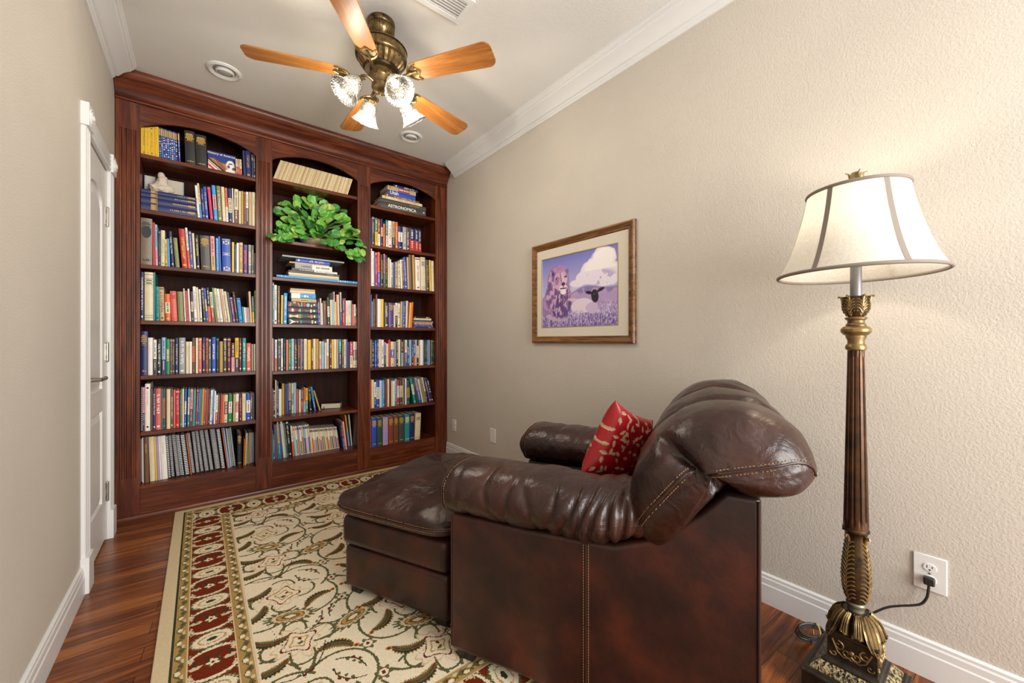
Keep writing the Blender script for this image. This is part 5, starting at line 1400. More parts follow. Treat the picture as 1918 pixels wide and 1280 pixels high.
# ================================================================== FRAMED PICTURE
FY0, FY1, FZ0, FZ1 = 1.354, 2.267, 1.180, 1.923
pic = thing('framed_picture', 'oak framed lion and lamb picture with cream mat on the right wall', 'picture', (XR, (FY0 + FY1) / 2, (FZ0 + FZ1) / 2))
FPF = [(0, 0), (0, .018), (.006, .026), (.014, .028), (.022, .022), (.028, .021), (.036, .016), (.044, .016), (.050, .010), (.050, 0)]
def miter(side):
    m = MB(); n = len(FPF)
    cs = [(FY0, FZ0), (FY1, FZ0), (FY1, FZ1), (FY0, FZ1)]; dr = [(1, 1), (-1, 1), (-1, -1), (1, -1)]
    for q in (side, (side + 1) % 4):
        for o_, p_ in FPF: m.v.append((XR - .001 - p_, cs[q][0] + dr[q][0] * o_, cs[q][1] + dr[q][1] * o_))
    for i in range(n):
        j = (i + 1) % n; m.face((i, j, n + j, n + i))
    m.face(range(n)); m.face(range(2 * n - 1, n - 1, -1))
    return m
for q in range(4): miter(q).build('frame_rail', M_FRAMEW, pic, angle=25)
M_MAT, _, _ = new_mat('cream_mat_board', (.68, .62, .52), .8)
MY0, MY1, MZ0, MZ1 = 1.481, 2.164, 1.298, 1.803
mt = MB(); xm = XR - .008
for a in ((FY0 + .045, MY0, FZ0 + .045, FZ1 - .045), (MY1, FY1 - .045, FZ0 + .045, FZ1 - .045), (MY0, MY1, FZ0 + .045, MZ0), (MY0, MY1, MZ1, FZ1 - .045)):
    mt.box(xm - .003, xm, *a)
mt.build('mat_board', M_MAT, pic, smooth=False)
bd = MB()
for a in ((MY0 - .006, MY0, MZ0 - .006, MZ1 + .006), (MY1, MY1 + .006, MZ0 - .006, MZ1 + .006), (MY0, MY1, MZ0 - .006, MZ0), (MY0, MY1, MZ1, MZ1 + .006)): bd.box(xm - .0036, xm - .003, *a)
M_FILLET, _, _ = new_mat('gold_fillet', (.50, .36, .14), .4, .5); bd.build('gold_fillet', M_FILLET, pic, smooth=False)
NU, NV = 170, 126
uu, vv = np.meshgrid((np.arange(NU) + .5) / NU, (np.arange(NV) + .5) / NV, indexing='ij')   # u from left (far end) to right, v up
rs = np.random.RandomState(3)
def sm_noise(fx, fy, seed):
    r = np.random.RandomState(seed); g = r.rand(fx + 3, fy + 3)
    x = uu * fx; y = vv * fy; xi = x.astype(int); yi = y.astype(int); xf = x - xi; yf = y - yi
    xf = xf * xf * (3 - 2 * xf); yf = yf * yf * (3 - 2 * yf)
    return (g[xi, yi] * (1 - xf) + g[xi + 1, yi] * xf) * (1 - yf) + (g[xi, yi + 1] * (1 - xf) + g[xi + 1, yi + 1] * xf) * yf
img = np.zeros((NU, NV, 3))
def H(h): return np.array(hexc(h))
def put(mask, col, k=1.0):
    global img
    m_ = np.clip(mask, 0, 1)[..., None] * k; img = img * (1 - m_) + np.array(col) * m_
t_ = np.clip((vv - .4) / .6, 0, 1)[..., None]
img = H('C8C0E6') * (1 - t_) + H('6F74C4') * t_
nz1 = sm_noise(9, 7, 1) * .6 + sm_noise(22, 18, 2) * .3 + sm_noise(50, 40, 3) * .15
def ell(cx, cy, rx, ry, rot=0.0):
    c_, s_ = math.cos(rot), math.sin(rot); x = uu - cx; y = vv - cy
    return ((x * c_ + y * s_) / rx) ** 2 + ((-x * s_ + y * c_) / ry) ** 2
cl = np.minimum.reduce([ell(.84, .86, .15, .15), ell(.74, .74, .17, .15), ell(.62, .64, .12, .09), ell(.86, .66, .2, .16), ell(.52, .58, .1, .05)])
put((1.25 - cl - nz1 * .9 + .35) * 5, H('ECE4F2')); put(((.9 - ell(.80, .62, .22, .12)) * 2) * (nz1 > .5), H('A892C8'), .7)
put((.7 - cl + .3 * nz1) * 3 * (vv > .72), H('FAF4F4'))
put((1 - ell(.45, .50, .3, .05) + nz1 * .3 - .3) * 2, H('D9CCEC'), .6)
hill = .43 + .05 * np.sin(uu * 5 - 2.0) + .02 * np.sin(uu * 13)
hill = hill + .05; put((hill - vv) * 40, H('8C7CB4')); put((hill - .02 - vv) * 40 * (nz1 > .5), H('C4A8C8'), .8)
put((hill - .06 + .03 * np.sin(uu * 7) - vv) * 30, H('B49CC8'))
gr = rs.rand(NU, NV); gr = (gr + np.roll(gr, 1, 1) + np.roll(gr, 2, 1) + np.roll(gr, 3, 1)) / 4
put((.30 - vv) * 12, H('B8A4D2')); put((.34 - vv) * 10 * (gr > .53), H('8670B0'), .8); put((.34 - vv) * 10 * (gr < .43), H('DCCCE4'), .8)
put((.20 - vv) * 10 * (gr > .50), H('56458C'), .8); put((.18 - vv) * 8 * (gr < .40), H('B8A0D0'), .8)
# lion: body, mane, face, paws
fur = sm_noise(46, 16, 9); streak = .5 * fur + .5 * gr
put((1 - ell(.12, .30, .16, .20)) * 6, H('9A7CB0')); put((1 - ell(.22, .13, .17, .05, -.2)) * 6, H('C4A8CC')); put((1 - ell(.08, .36, .07, .12)) * 4, H('B898C0'), .8)
mane = np.minimum(np.minimum(ell(.235, .66, .165, .225), ell(.235, .44, .195, .22)), ell(.24, .30, .16, .17))
put((1 - mane + .5 * (streak - .5)) * 8, H('A27AAE')); put((1 - ell(.28, .30, .16, .20) + .8 * (streak - .5)) * 4, H('58407E'), .9); put((1 - ell(.14, .46, .10, .22) + .7 * (streak - .5)) * 3, H('8660A0'), .7)
put((.9 - mane) * 5 * (streak > .56), H('D8B6CE'), .85); put((1 - mane) * 5 * (streak < .43), H('6A4788'), .75)
put((1 - ell(.275, .66, .098, .155)) * 6, H('D0AAC4')); put((1 - ell(.255, .82, .10, .06) + .6 * (streak - .5)) * 5, H('B48AB6'), .85)
put((1 - ell(.165, .77, .026, .04)) * 6, H('7A5694')); put((1 - ell(.165, .765, .014, .022)) * 6, H('4C3366')); put((1 - ell(.375, .775, .022, .036)) * 6, H('9068A4'))
put((1 - ell(.225, .66, .035, .07)) * 3, H('9A70AA'), .8); put((1 - ell(.345, .66, .028, .07)) * 3, H('E4C6D4'), .7)
put((1 - ell(.305, .70, .018, .08, .1)) * 3, H('E2C4D2'), .8); put((1 - ell(.282, .69, .010, .085, .1)) * 3, H('8A609C'), .8)
put((1 - ell(.235, .685, .026, .015, -.1)) * 8, H('40285A')); put((1 - ell(.350, .70, .021, .013, .1)) * 8, H('40285A')); put((1 - ell(.238, .684, .010, .009)) * 8, H('E0C8A0'))
put((1 - ell(.315, .545, .062, .050)) * 6, H('EBD6E0')); put((1 - ell(.318, .600, .028, .026)) * 8, H('4C2F62'))
put((1 - ell(.318, .540, .056, .008)) * 8, H('4A2E62')); put((1 - ell(.318, .565, .004, .022)) * 8, H('4A2E62')); put((1 - ell(.318, .488, .042, .038) + .4 * (streak - .5)) * 5, H('F4E8EC'))
put((1 - ell(.47, .36, .10, .026, -.22)) * 6, H('D8B8CC'))
# lamb
put((1 - ell(.57, .27, .150, .105, .12)) * 7, H('E4D4E4')); put((1 - ell(.70, .23, .085, .075, -.5)) * 6, H('CDB8D8')); put((1 - ell(.52, .17, .10, .05)) * 3 * (gr > .5), H('A68CC0'), .7)
put((1 - ell(.735, .385, .046, .090, .1)) * 8, H('241C2C')); put((1 - ell(.665, .435, .050, .022, -.3)) * 8, H('241C2C')); put((1 - ell(.805, .460, .050, .022, .45)) * 8, H('2A2030'))
put((1 - ell(.725, .41, .008, .008)) * 8, H('7A6A70')); put((.11 - vv) * 9 * (gr > .52), H('5A4A90'), .7)
pg = MB()
pg.grid(lambda a, b_: (xm - .0005, MY1 - a * (MY1 - MY0), MZ0 + b_ * (MZ1 - MZ0)), NU + 1, NV + 1, colfn=lambda i, j: tuple(img[i, j]))
pg.build('print', M_PRINT, pic, smooth=False)
MB().box(XR - .004, XR - .001, FY0 + .02, FY1 - .02, FZ0 + .02, FZ1 - .02).build('backing_board', M_DARK, pic, smooth=False)
# ================================================================== RUG
RX0, RX1, RY0, RY1, RT = -0.135, 1.555, 0.93, 3.572, 0.011
RS = 0.004
nu = int((RX1 - RX0) / RS); nv = int((RY1 - RY0) / RS)
gx = RX0 + (np.arange(nu) + .5) * RS; gy = RY0 + (np.arange(nv) + .5) * RS
GX, GY = np.meshgrid(gx, gy, indexing='ij')
dL, dR_, dB, dT = GX - RX0, RX1 - GX, GY - RY0, RY1 - GY
dE = np.minimum(np.minimum(dL, dR_), np.minimum(dB, dT))
rs = np.random.RandomState(5)
C_CRM, C_FLD, C_TAN, C_RED, C_GRN, C_DKG, C_MAR, C_IVO, C_GLD = [np.array(hexc(h)) for h in ('CFBC98', 'E0D2B6', 'A98850', '6E2812', '5E5E3C', '33382A', '702418', 'E2D3B4', 'B98E4C')]
rug = np.empty((nu, nv, 3)); rug[:] = C_FLD
def setm(m, c): rug[m] = c
setm(dE < .300, C_CRM); setm(dE < .294, C_TAN); setm(dE < .250, C_CRM); setm(dE < .246, C_RED); setm(dE < .100, C_CRM); setm(dE < .096, C_TAN); setm(dE < .054, C_DKG); setm(dE < .050, C_CRM)
wob = (np.sin(GX * 310) * np.sin(GY * 290) + np.sin(GX * 520 + 2) * np.sin(GY * 470 + 1)) * .5
def win(cx, cy, r):
    i0, i1 = max(0, int((cx - r - RX0) / RS)), min(nu, int((cx + r - RX0) / RS) + 2)
    j0, j1 = max(0, int((cy - r - RY0) / RS)), min(nv, int((cy + r - RY0) / RS) + 2)
    return slice(i0, i1), slice(j0, j1)
def stamp(cx, cy, rot, size, fn, clip=None):
    sl = win(cx, cy, size)
    if GX[sl].size == 0: return
    c_, s_ = math.cos(rot), math.sin(rot); x = GX[sl] - cx; y = GY[sl] - cy
    u = x * c_ + y * s_; v = -x * s_ + y * c_
    for m, c in fn(u, v, wob[sl]):
        if clip is not None: m = m & clip(dE[sl])
        sub = rug[sl]; sub[m] = c
def E_(u, v, cx, cy, rx, ry): return ((u - cx) / rx) ** 2 + ((v - cy) / ry) ** 2
def medallion(u, v, w):
    out = [(np.abs(np.abs(u) - .066) + .35 * np.abs(np.abs(v) - .090) < .010 + .006 * w, C_CRM), (E_(u, v, 0, 0, .074, .052) < 1 + .25 * w, C_GRN), (E_(u, v, 0, 0, .066, .044) < 1 + .25 * w, C_IVO), (E_(u, v, 0, 0, .046, .028) < 1 + .3 * w, C_TAN), (E_(u, v, 0, 0, .040, .023) < 1 + .2 * w, C_IVO), (E_(u, v, 0, 0, .018, .010) < 1, C_DKG)]
    for sg in (1, -1):
        d = E_(u, v, 0, sg * .112, .090, .062)
        out.append(((d < 1 + .2 * w) & (E_(u, v, 0, sg * .135, .095, .066) > 1), C_GRN))
        out.append(((d < .86 + .2 * w) & (E_(u, v, 0, sg * .130, .092, .062) > 1), C_IVO))
    return out
def smallflower(u, v, w):
    r = np.hypot(u, v); a = np.arctan2(v, u)
    out = []
    for sx in (-.052, .052): out.append((E_(u, v, sx, 0, .020, .011) < 1 + .4 * w, C_CRM))
    out += [(r < .017 * (1 + .25 * np.cos(5 * a)) * 1.25, C_GRN), (r < .017 * (1 + .25 * np.cos(5 * a)), C_IVO), (r < .006, C_MAR)]
    for sx in (-1, 1): out.append(((np.abs(np.hypot(u - sx * .034, v + .022) - .022) < .0032) & (v < -.004), C_DKG))
    return out
def tanmotif(u, v, w):
    return [((np.abs(v - .011 * np.sin(u * 62)) < .0042 + .002 * w), C_GRN), (E_(u, v, -.025, -.004, .012, .008) < 1 + .4 * w, C_IVO), (E_(u, v, .025, .004, .013, .009) < 1 + .4 * w, C_GRN), (E_(u, v, .027, .004, .006, .0035) < 1, C_MAR), (E_(u, v, 0, .010, .012, .005) < 1, C_CRM)]
red = lambda d: (d > .101) & (d < .245)
inner_t = lambda d: (d > .252) & (d < .293)
outer_t = lambda d: (d > .056) & (d < .095)
def sides():
    yield 'L'; yield 'T'; yield 'R'; yield 'B'
def along(side, s, d):
    if side == 'L': return RX0 + d, RY1 - s, PI
    if side == 'R': return RX1 - d, RY1 - s, 0.0
    if side == 'T': return RX0 + s, RY1 - d, R_(90)
    return RX0 + s, RY0 + d, -R_(90)
for sd in sides():
    ln = (RY1 - RY0) if sd in 'LR' else (RX1 - RX0)
    n = round((ln - .35) / .285); st_ = (ln - .346) / n
    for k in range(n + 1):
        s = .173 + k * st_
        x, y, r = along(sd, s, .173); stamp(x, y, r, .2, medallion, red)
        if k < n:
            x, y, r = along(sd, s + st_ / 2, .173); stamp(x, y, r, .1, smallflower, red)
    for band, clip in ((.272, inner_t), (.075, outer_t)):
        m_ = int(ln / .092)
        for k in range(m_ + 1):
            x, y, r = along(sd, band + (ln - 2 * band) * k / m_, band); stamp(x, y, r + R_(90), .06, tanmotif, clip)
field = lambda d: d > .302
def blossom(u, v, w):
    r = np.hypot(u, v); a = np.arctan2(v, u)
    rr = .050 * (1 + .22 * np.cos(4 * a) + .06 * np.cos(8 * a))
    out = [(r < rr * 1.6 * (1 + .16 * np.cos(11 * a)), C_GLD * .55 + C_FLD * .45), (r < rr * 1.45 * (1 + .16 * np.cos(11 * a)), C_FLD), (r < rr * 1.12, C_MAR), (r < rr, C_IVO), ((r < rr * .62) & (r > rr * .5), C_TAN), (E_(u, v, 0, -.012, .011, .008) < 1 + .5 * w, C_GRN), (E_(u, v, .010, .012, .006, .008) < 1, C_MAR)]
    return out
def crescent(u, v, w):
    r = np.hypot(u, v + .075); a = np.arctan2(u, v + .075)
    wd = .019 * np.clip(1 - (a / .95) ** 2, 0, 1) ** .7 * (1 + .22 * np.sin(a * 46))
    on = np.abs(r - .080) < wd
    return [(np.abs(r - .080) < wd + .003 * (np.abs(a) < .9), C_GLD), (on, C_GRN), (on & (r < .081) & (r > .076), C_MAR), (on & (r > .087), C_DKG), (E_(u, v, .075, -.022, .012, .010) < 1, C_GLD), (E_(u, v, .075, -.022, .007, .006) < 1, C_MAR)]
def palmette(u, v, w):
    a = np.arctan2(v / .040, u / .085); r = np.sqrt(E_(u, v, 0, 0, .085, .040))
    return [(r < 1.12 + .16 * np.cos(a * 18), C_GRN), (r < .86 + .05 * np.cos(a * 18), C_CRM), (r < .66, C_MAR), (r < .60, C_GLD), (r < .42 + .1 * w, C_GRN), (r < .25, C_IVO)]
def sprig(u, v, w):
    out = [(np.abs(v - .3 * u * u / .05) < .0028, C_DKG)]
    for k in range(5):
        out.append((E_(u, v, -.03 + .014 * k, .008 * (-1) ** k + .004, .008, .006) < 1 + .4 * w, C_MAR if k % 2 else C_GRN))
    return out
def rosette(u, v, w):
    r = np.hypot(u, v); a = np.arctan2(v, u)
    return [(r < .027 * (1 + .25 * np.cos(6 * a)), C_GRN), (r < .017, C_IVO), (r < .008, C_MAR)]
def arcv(R, a0, a1, wd):
    def f(u, v, w):
        r = np.hypot(u, v); a = np.arctan2(v, u)
        return [((np.abs(r - R) < wd) & (a > a0) & (a < a1), C_GRN * .8 + C_DKG * .2)]
    return f
PX, PY = .42, .36
for i in range(-1, 5):
    for j in range(-1, 9):
        ox = RX0 + .44 + PX * i; oy = RY1 - .40 - PY * j; fl = 1 if (i + j) % 2 == 0 else -1
        for q in range(4):
            an = q * PI / 2
            stamp(ox + .12 * math.cos(an + PI / 4), oy + .12 * math.sin(an + PI / 4), an + PI / 4 + (PI if fl > 0 else 0), .17, arcv(.125, -1.75, 1.35, .0048), field)
            stamp(ox + .075 * math.cos(an), oy + .075 * math.sin(an), an + .4 * fl, .10, arcv(.055, -1.6, 1.0, .0044), field)
for i in range(-1, 5):
    for j in range(-1, 9):
        ox = RX0 + .44 + PX * i; oy = RY1 - .40 - PY * j; fl = 1 if (i + j) % 2 == 0 else -1
        stamp(ox, oy, .3 * fl, .11, blossom, field)
        stamp(ox + PX * .5, oy + .01, .35 * fl, .14, palmette if fl > 0 else rosette, field)
        stamp(ox + PX * .27, oy - PY * .30, R_(-25) * fl, .13, crescent, field)
        stamp(ox + PX * .74, oy - PY * .27, R_(200) * fl + .4, .13, crescent, field)
        stamp(ox + PX * .5, oy - PY * .5, .8, .05, rosette, field)
        stamp(ox, oy - PY * .5, R_(20 * fl), .12, palmette if fl < 0 else sprig, field)
        stamp(ox + PX * .22, oy + PY * .20, .9 * fl, .06, sprig, field)
        stamp(ox - PX * .22, oy + PY * .16, R_(160) * fl, .12, crescent, field)
        stamp(ox + PX * .36, oy - PY * .62, 2.2 * fl, .06, sprig, field)
rug *= (1 + .10 * (rs.rand(nu, nv) - .5))[..., None]
rug = np.clip(rug, 0, 1)
M_RUG = mk_attr('woven_wool_pile', .95, .10, 220.0, .5, 0.0, .1)
def build_rug():
    me = bpy.data.meshes.new('area_rug')
    xs = RX0 + np.arange(nu + 1) * RS; ys = RY0 + np.arange(nv + 1) * RS
    VX, VY = np.meshgrid(xs, ys, indexing='ij')
    VZ = np.full_like(VX, RT)
    VX = VX - RX0; VY = VY - RY0
    co = np.stack([VX, VY, VZ], -1).reshape(-1, 3)
    nV = len(co); W_ = nv + 1
    I, J = np.meshgrid(np.arange(nu), np.arange(nv), indexing='ij')
    a = (I * W_ + J).ravel(); q = np.stack([a, a + W_, a + W_ + 1, a + 1], -1)
    # skirt down to the floor
    ring = list(range(0, nu * W_, W_)) + [nu * W_ + j for j in range(0, nv)] + [i * W_ + nv for i in range(nu, 0, -1)] + [j for j in range(nv, 0, -1)]
    low = co[ring].copy(); low[:, 2] = .0005
    co = np.concatenate([co, low]); m_ = len(ring)
    r0 = np.array(ring); r1 = np.roll(r0, -1); l0 = nV + np.arange(m_); l1 = np.roll(l0, -1)
    q = np.concatenate([q, np.stack([r0, l0, l1, r1], -1)])
    nf = len(q)
    me.vertices.add(len(co)); me.vertices.foreach_set('co', co.ravel())
    me.loops.add(nf * 4); me.loops.foreach_set('vertex_index', q.ravel().astype(np.int32))
    me.polygons.add(nf); me.polygons.foreach_set('loop_start', np.arange(0, nf * 4, 4, dtype=np.int32))
    try: me.polygons.foreach_set('loop_total', np.full(nf, 4, dtype=np.int32))
    except Exception: pass
    at = me.color_attributes.new('Col', 'FLOAT_COLOR', 'CORNER')
    colr = np.ones((nf, 4, 4), dtype=np.float32)
    fc = rug.reshape(-1, 3)
    colr[:len(fc), :, :3] = fc[:, None, :]; colr[len(fc):, :, :3] = C_CRM
    at.data.foreach_set('color', colr.ravel())
    me.materials.append(M_RUG); me.update(calc_edges=True); me.validate()
    o = bpy.data.objects.new('area_rug', me); COL.objects.link(o); o.location = (RX0, RY0, 0)
    tag(o, 'cream floral area rug with dark red border on the hardwood floor', 'rug')
build_rug()

# ================================================================== LEATHER ARMCHAIR AND OTTOMAN
def mk_leather(name, stops, rough, bstr):
    m, nt, b = new_mat(name, stops[1][1], rough, coat=.14, spec=.36)
    b.inputs['Coat Roughness'].default_value = .2
    v = coords(nt)
    n1 = N(nt, 'ShaderNodeTexNoise', Scale=5.5, Detail=4.0, Roughness=.55); L(nt, v, n1.inputs['Vector'])
    L(nt, ramp(nt, n1.outputs['Fac'], stops), b.inputs['Base Color'])
    n2 = N(nt, 'ShaderNodeTexVoronoi', Scale=420.0); L(nt, v, n2.inputs['Vector'])
    n3 = N(nt, 'ShaderNodeTexNoise', Scale=16.0, Detail=3.0, Distortion=1.2); L(nt, v, n3.inputs['Vector'])
    mx = N(nt, 'ShaderNodeMath', operation='MULTIPLY_ADD'); mx.inputs[1].default_value = .05; L(nt, n2.outputs['Distance'], mx.inputs[0])
    n4 = N(nt, 'ShaderNodeTexNoise', Scale=6.0, Detail=3.0, Distortion=1.0); L(nt, v, n4.inputs['Vector'])
    cr = ramp(nt, n4.outputs['Fac'], [(.38, (1, 1, 1)), (.50, (.2, .2, .2)), (.60, (1, 1, 1))])
    ad = N(nt, 'ShaderNodeMath', operation='MULTIPLY_ADD'); ad.inputs[1].default_value = .16 if bstr > .3 else 0.0; L(nt, cr, ad.inputs[0]); L(nt, n3.outputs['Fac'], ad.inputs[2])
    L(nt, ad.outputs[0], mx.inputs[2])
    bump(nt, b, mx.outputs[0], bstr, .012)
    return m
LST = [(.30, (.009, .0040, .0028)), (.50, (.024, .0076, .0048)), (.70, (.060, .0130, .0066))]
M_LEATH = mk_leather('brown_leather_panel', LST, .40, .10)
M_CUSH = mk_leather('brown_leather_cushion', [(.30, (.014, .0060, .0044)), (.50, (.027, .0098, .0068)), (.68, (.046, .0155, .0095))], .29, .5)
M_STITCH, _, _ = new_mat('tan_stitching', (.30, .15, .055), .6)
M_PIPE, _, _ = new_mat('dark_leather_piping', (.030, .012, .009), .35)
M_FOOT, _, _ = new_mat('dark_wood_foot', (.012, .008, .006), .4)

ATH = R_(-25.5)
AX, AY = .727, 1.28
FU = Vector((math.sin(ATH), math.cos(ATH), 0)); RV = Vector((math.cos(ATH), -math.sin(ATH), 0))
def Lc(u, v, z): return Vector((AX, AY, 0)) + FU * u + RV * v + Vector((0, 0, z))
chair = thing('armchair', 'oversized brown leather armchair with rolled pillow back', 'armchair', tuple(Lc(-.5, .45, RT)))
def fbm(p, s): return mnoise.noise(Vector(p) * s)
def ridged(p): return (1 - abs(mnoise.noise(Vector(p)))) ** 3
SD = 'front'
def extr(poly, v0, v1, mat, name, parent, bev=.016, seg=4):
    m = MB(); m.prism(poly, lambda a, b, t: Lc(a, t, b), v0, v1)
    return m.build(name, mat, parent, bevel=bev, angle=40, bseg=seg)
def stitch(m, pts, step=.0085, r=.0011):
    """a row of short thread dashes along a polyline"""
    pts = [Vector(p) for p in pts]; acc = 0.0
    for a, b in zip(pts, pts[1:]):
        l = (b - a).length
        while acc < l:
            p = a + (b - a) * (acc / l); q = a + (b - a) * (min(acc + step * .62, l) / l)
            if (q - p).length > step * .2: m.tube([p, q], r, 4)
            acc += step
        acc -= l
Z0 = .055
side = [(0, Z0), (0, .560), (-.30, .562), (-.60, .575), (-.72, .62), (-.84, .72), (-.90, .785), (-.985, .785), (-.985, Z0)]
WCH = .885
extr(side, 0.0, .165, M_LEATH, 'side_panel', chair)
extr(side, WCH - .165, WCH, M_LEATH, 'side_panel', chair)
extr([(-.985, Z0), (-.985, .800), (-.86, .800), (-.80, Z0)], .168, WCH - .168, M_LEATH, 'back_panel', chair)
extr([(-.015, Z0), (-.015, .285), (-.80, .285), (-.80, Z0)], .168, WCH - .168, M_LEATH, 'seat_base', chair)
# vertical double seam on the near side
sm = MB()
sm.tube([Lc(-.515, -.0012, z) for z in (Z0 + .01, .2, .4, .58)], .0030, 6)
sm.build('side_seam', M_PIPE, chair)
s2 = MB()
for du in (-.008, .008): stitch(s2, [Lc(-.515 + du, -.0018, z) for z in (Z0 + .012, .30, .575)])
s2.build('side_stitching', M_STITCH, chair, smooth=False)
MB().tube([Lc(-.978, -.001, z) for z in (Z0 + .01, .3, .6, .775)], .0035, 6).build('edge_piping', M_PIPE, chair); MB().tube([Lc(-.004, .004, z) for z in (Z0 + .01, .3, .55)], .003, 6).build('edge_piping', M_PIPE, chair)
for u in (-.05, -.93):
    for v in (.06, WCH - .06):
        MB().prism([(u - .035, v - .035), (u + .035, v - .035), (u + .035, v + .035), (u - .035, v + .035)], lambda a, b, t: Lc(a, b, t), RT + .0005 if u > -.5 or True else 0, Z0 + .01).build('foot', M_FOOT, chair, bevel=.004)
# seat cushion
def puff(u0, u1, v0, v1, z0, z1, name, parent, mat, crown=.03, wr=.004, e=.5, n=(46, 40), seed=0):
    """box cushion with domed top and soft edges"""
    def fn(a, b):
        # wrap : b 0..1 goes bottom centre -> edge -> top centre ; a around
        ang = 2 * PI * a
        ca, sa = math.cos(ang), math.sin(ang)
        k = max(abs(ca), abs(sa)); se = (abs(ca) ** 7 + abs(sa) ** 7) ** (-1 / 7.0)
        px, py = ca * se, sa * se
        ph = (b - .5) * PI
        r = math.cos(ph); rr = r ** .28 if r > 1e-6 else 0.0
        h = math.sin(ph); hh = math.copysign(abs(h) ** .65, h)
        u = (u0 + u1) / 2 + (u1 - u0) / 2 * px * rr; v = (v0 + v1) / 2 + (v1 - v0) / 2 * py * rr
        zc = (z0 + z1) / 2; z = zc + (z1 - z0) / 2 * hh
        if h > 0: z += crown * (1 - min(1, (px * rr) ** 2)) * (1 - min(1, (py * rr) ** 2)) * h
        p = (u, v, z)
        wv = ridged((u * 5 + seed, v * 9 + 3, z * 4)) * wr + fbm((u + seed, v, z), 6) * wr * 1.2
        return Lc(u, v, z + (wv if h > -.2 else 0))
    m = MB(); m.grid(fn, n[0] * 2, n[1], cu=True)
    return m.build(name, mat, parent, angle=80)
puff(-.68, .035, .172, WCH - .172, .29, .485, 'seat_cushion', chair, M_CUSH, .045, .006, seed=3)
# arms : soft rolled pads
def arm(vc, name, seed, near):
    prof_n = 40
    u_front, u_back = .035, (-.70 if near else -.72)
    def fn(a, b):
        t = b; ang = 2 * PI * a
        # rounded nose at the front, tuck at the back
        L0 = u_front - u_back; u = u_front - L0 * t
        nose = min(1.0, (t / .10)) if t < .10 else 1.0
        k = math.sqrt(max(0, 1 - (1 - nose) ** 2)) if t < .10 else 1.0
        k = .18 + .82 * k if t > 0.0001 else .02
        tail = 1.0 if t < .88 else 1 - .25 * ((t - .88) / .12)
        rv = .150 * (.55 + .45 * k) * tail; rz = .092 * k * tail
        zc = .648 + .012 * math.sin(PI * t) - .02 * t + (.0 if t < .75 else .05 * ((t - .75) / .25))
        c_, s_ = math.cos(ang), math.sin(ang)
        v = vc + rv * math.copysign(abs(c_) ** .85, c_); z = zc + rz * math.copysign(abs(s_) ** .85, s_)
        # sagging creases, deeper toward the back
        w = 0
        for q, (tc, amp, sl) in enumerate(((.14, .005, -.5), (.22, .006, .6), (.31, .007, -.4), (.40, .007, .5), (.50, .008, -.3), (.60, .010, .3), (.68, .014, .35), (.745, .016, .25), (.80, .018, .38), (.855, .018, .3), (.905, .018, .3), (.95, .016, .2))):
            d = (t - tc - sl * (z - zc) * .9 + .015 * math.sin(ang * 2 + q)) / (.016 + .010 * mnoise.noise(Vector((q * 3.1, ang, 0))))
            w -= amp * math.exp(-d * d) * (.25 + .75 * max(0, (-c_ if near else c_) * .8 + .3 * mnoise.noise(Vector((q * 1.7, math.cos(ang) * 1.5, math.sin(ang) * 1.5)))))
        w += .006 * fbm((u + seed, v, z), 9) + .004 * ridged((u * 7 + seed, z * 9, v * 3)) * (t > .05)
        z = max(z + w * s_, .560); v = v + w * c_
        return Lc(u, v, z)
    m = MB(); m.grid(fn, 64, 150, cu=True)
    m.face([i * 150 for i in range(64)])
    o = m.build(name, M_CUSH, chair, angle=80)
    # piping and stitch round the front nose
    ring = [fn(i / 56, .052) for i in range(56)]
    q = MB(); q.tube([p + (p - Lc(.0, vc, .648)).normalized() * .002 for p in ring], .0028, 5, closed=True); q.build('arm_piping', M_PIPE, chair)
    q = MB(); ring2 = [fn(i / 56, .066) for i in range(57)]
    stitch(q, [p + (p - Lc(-.02, vc, .648)).normalized() * .0006 for p in ring2]); q.build('arm_stitching', M_STITCH, chair, smooth=False)
    return o
arm(.088, 'arm_pad', 1, True); arm(WCH - .088, 'arm_pad', 8, False)
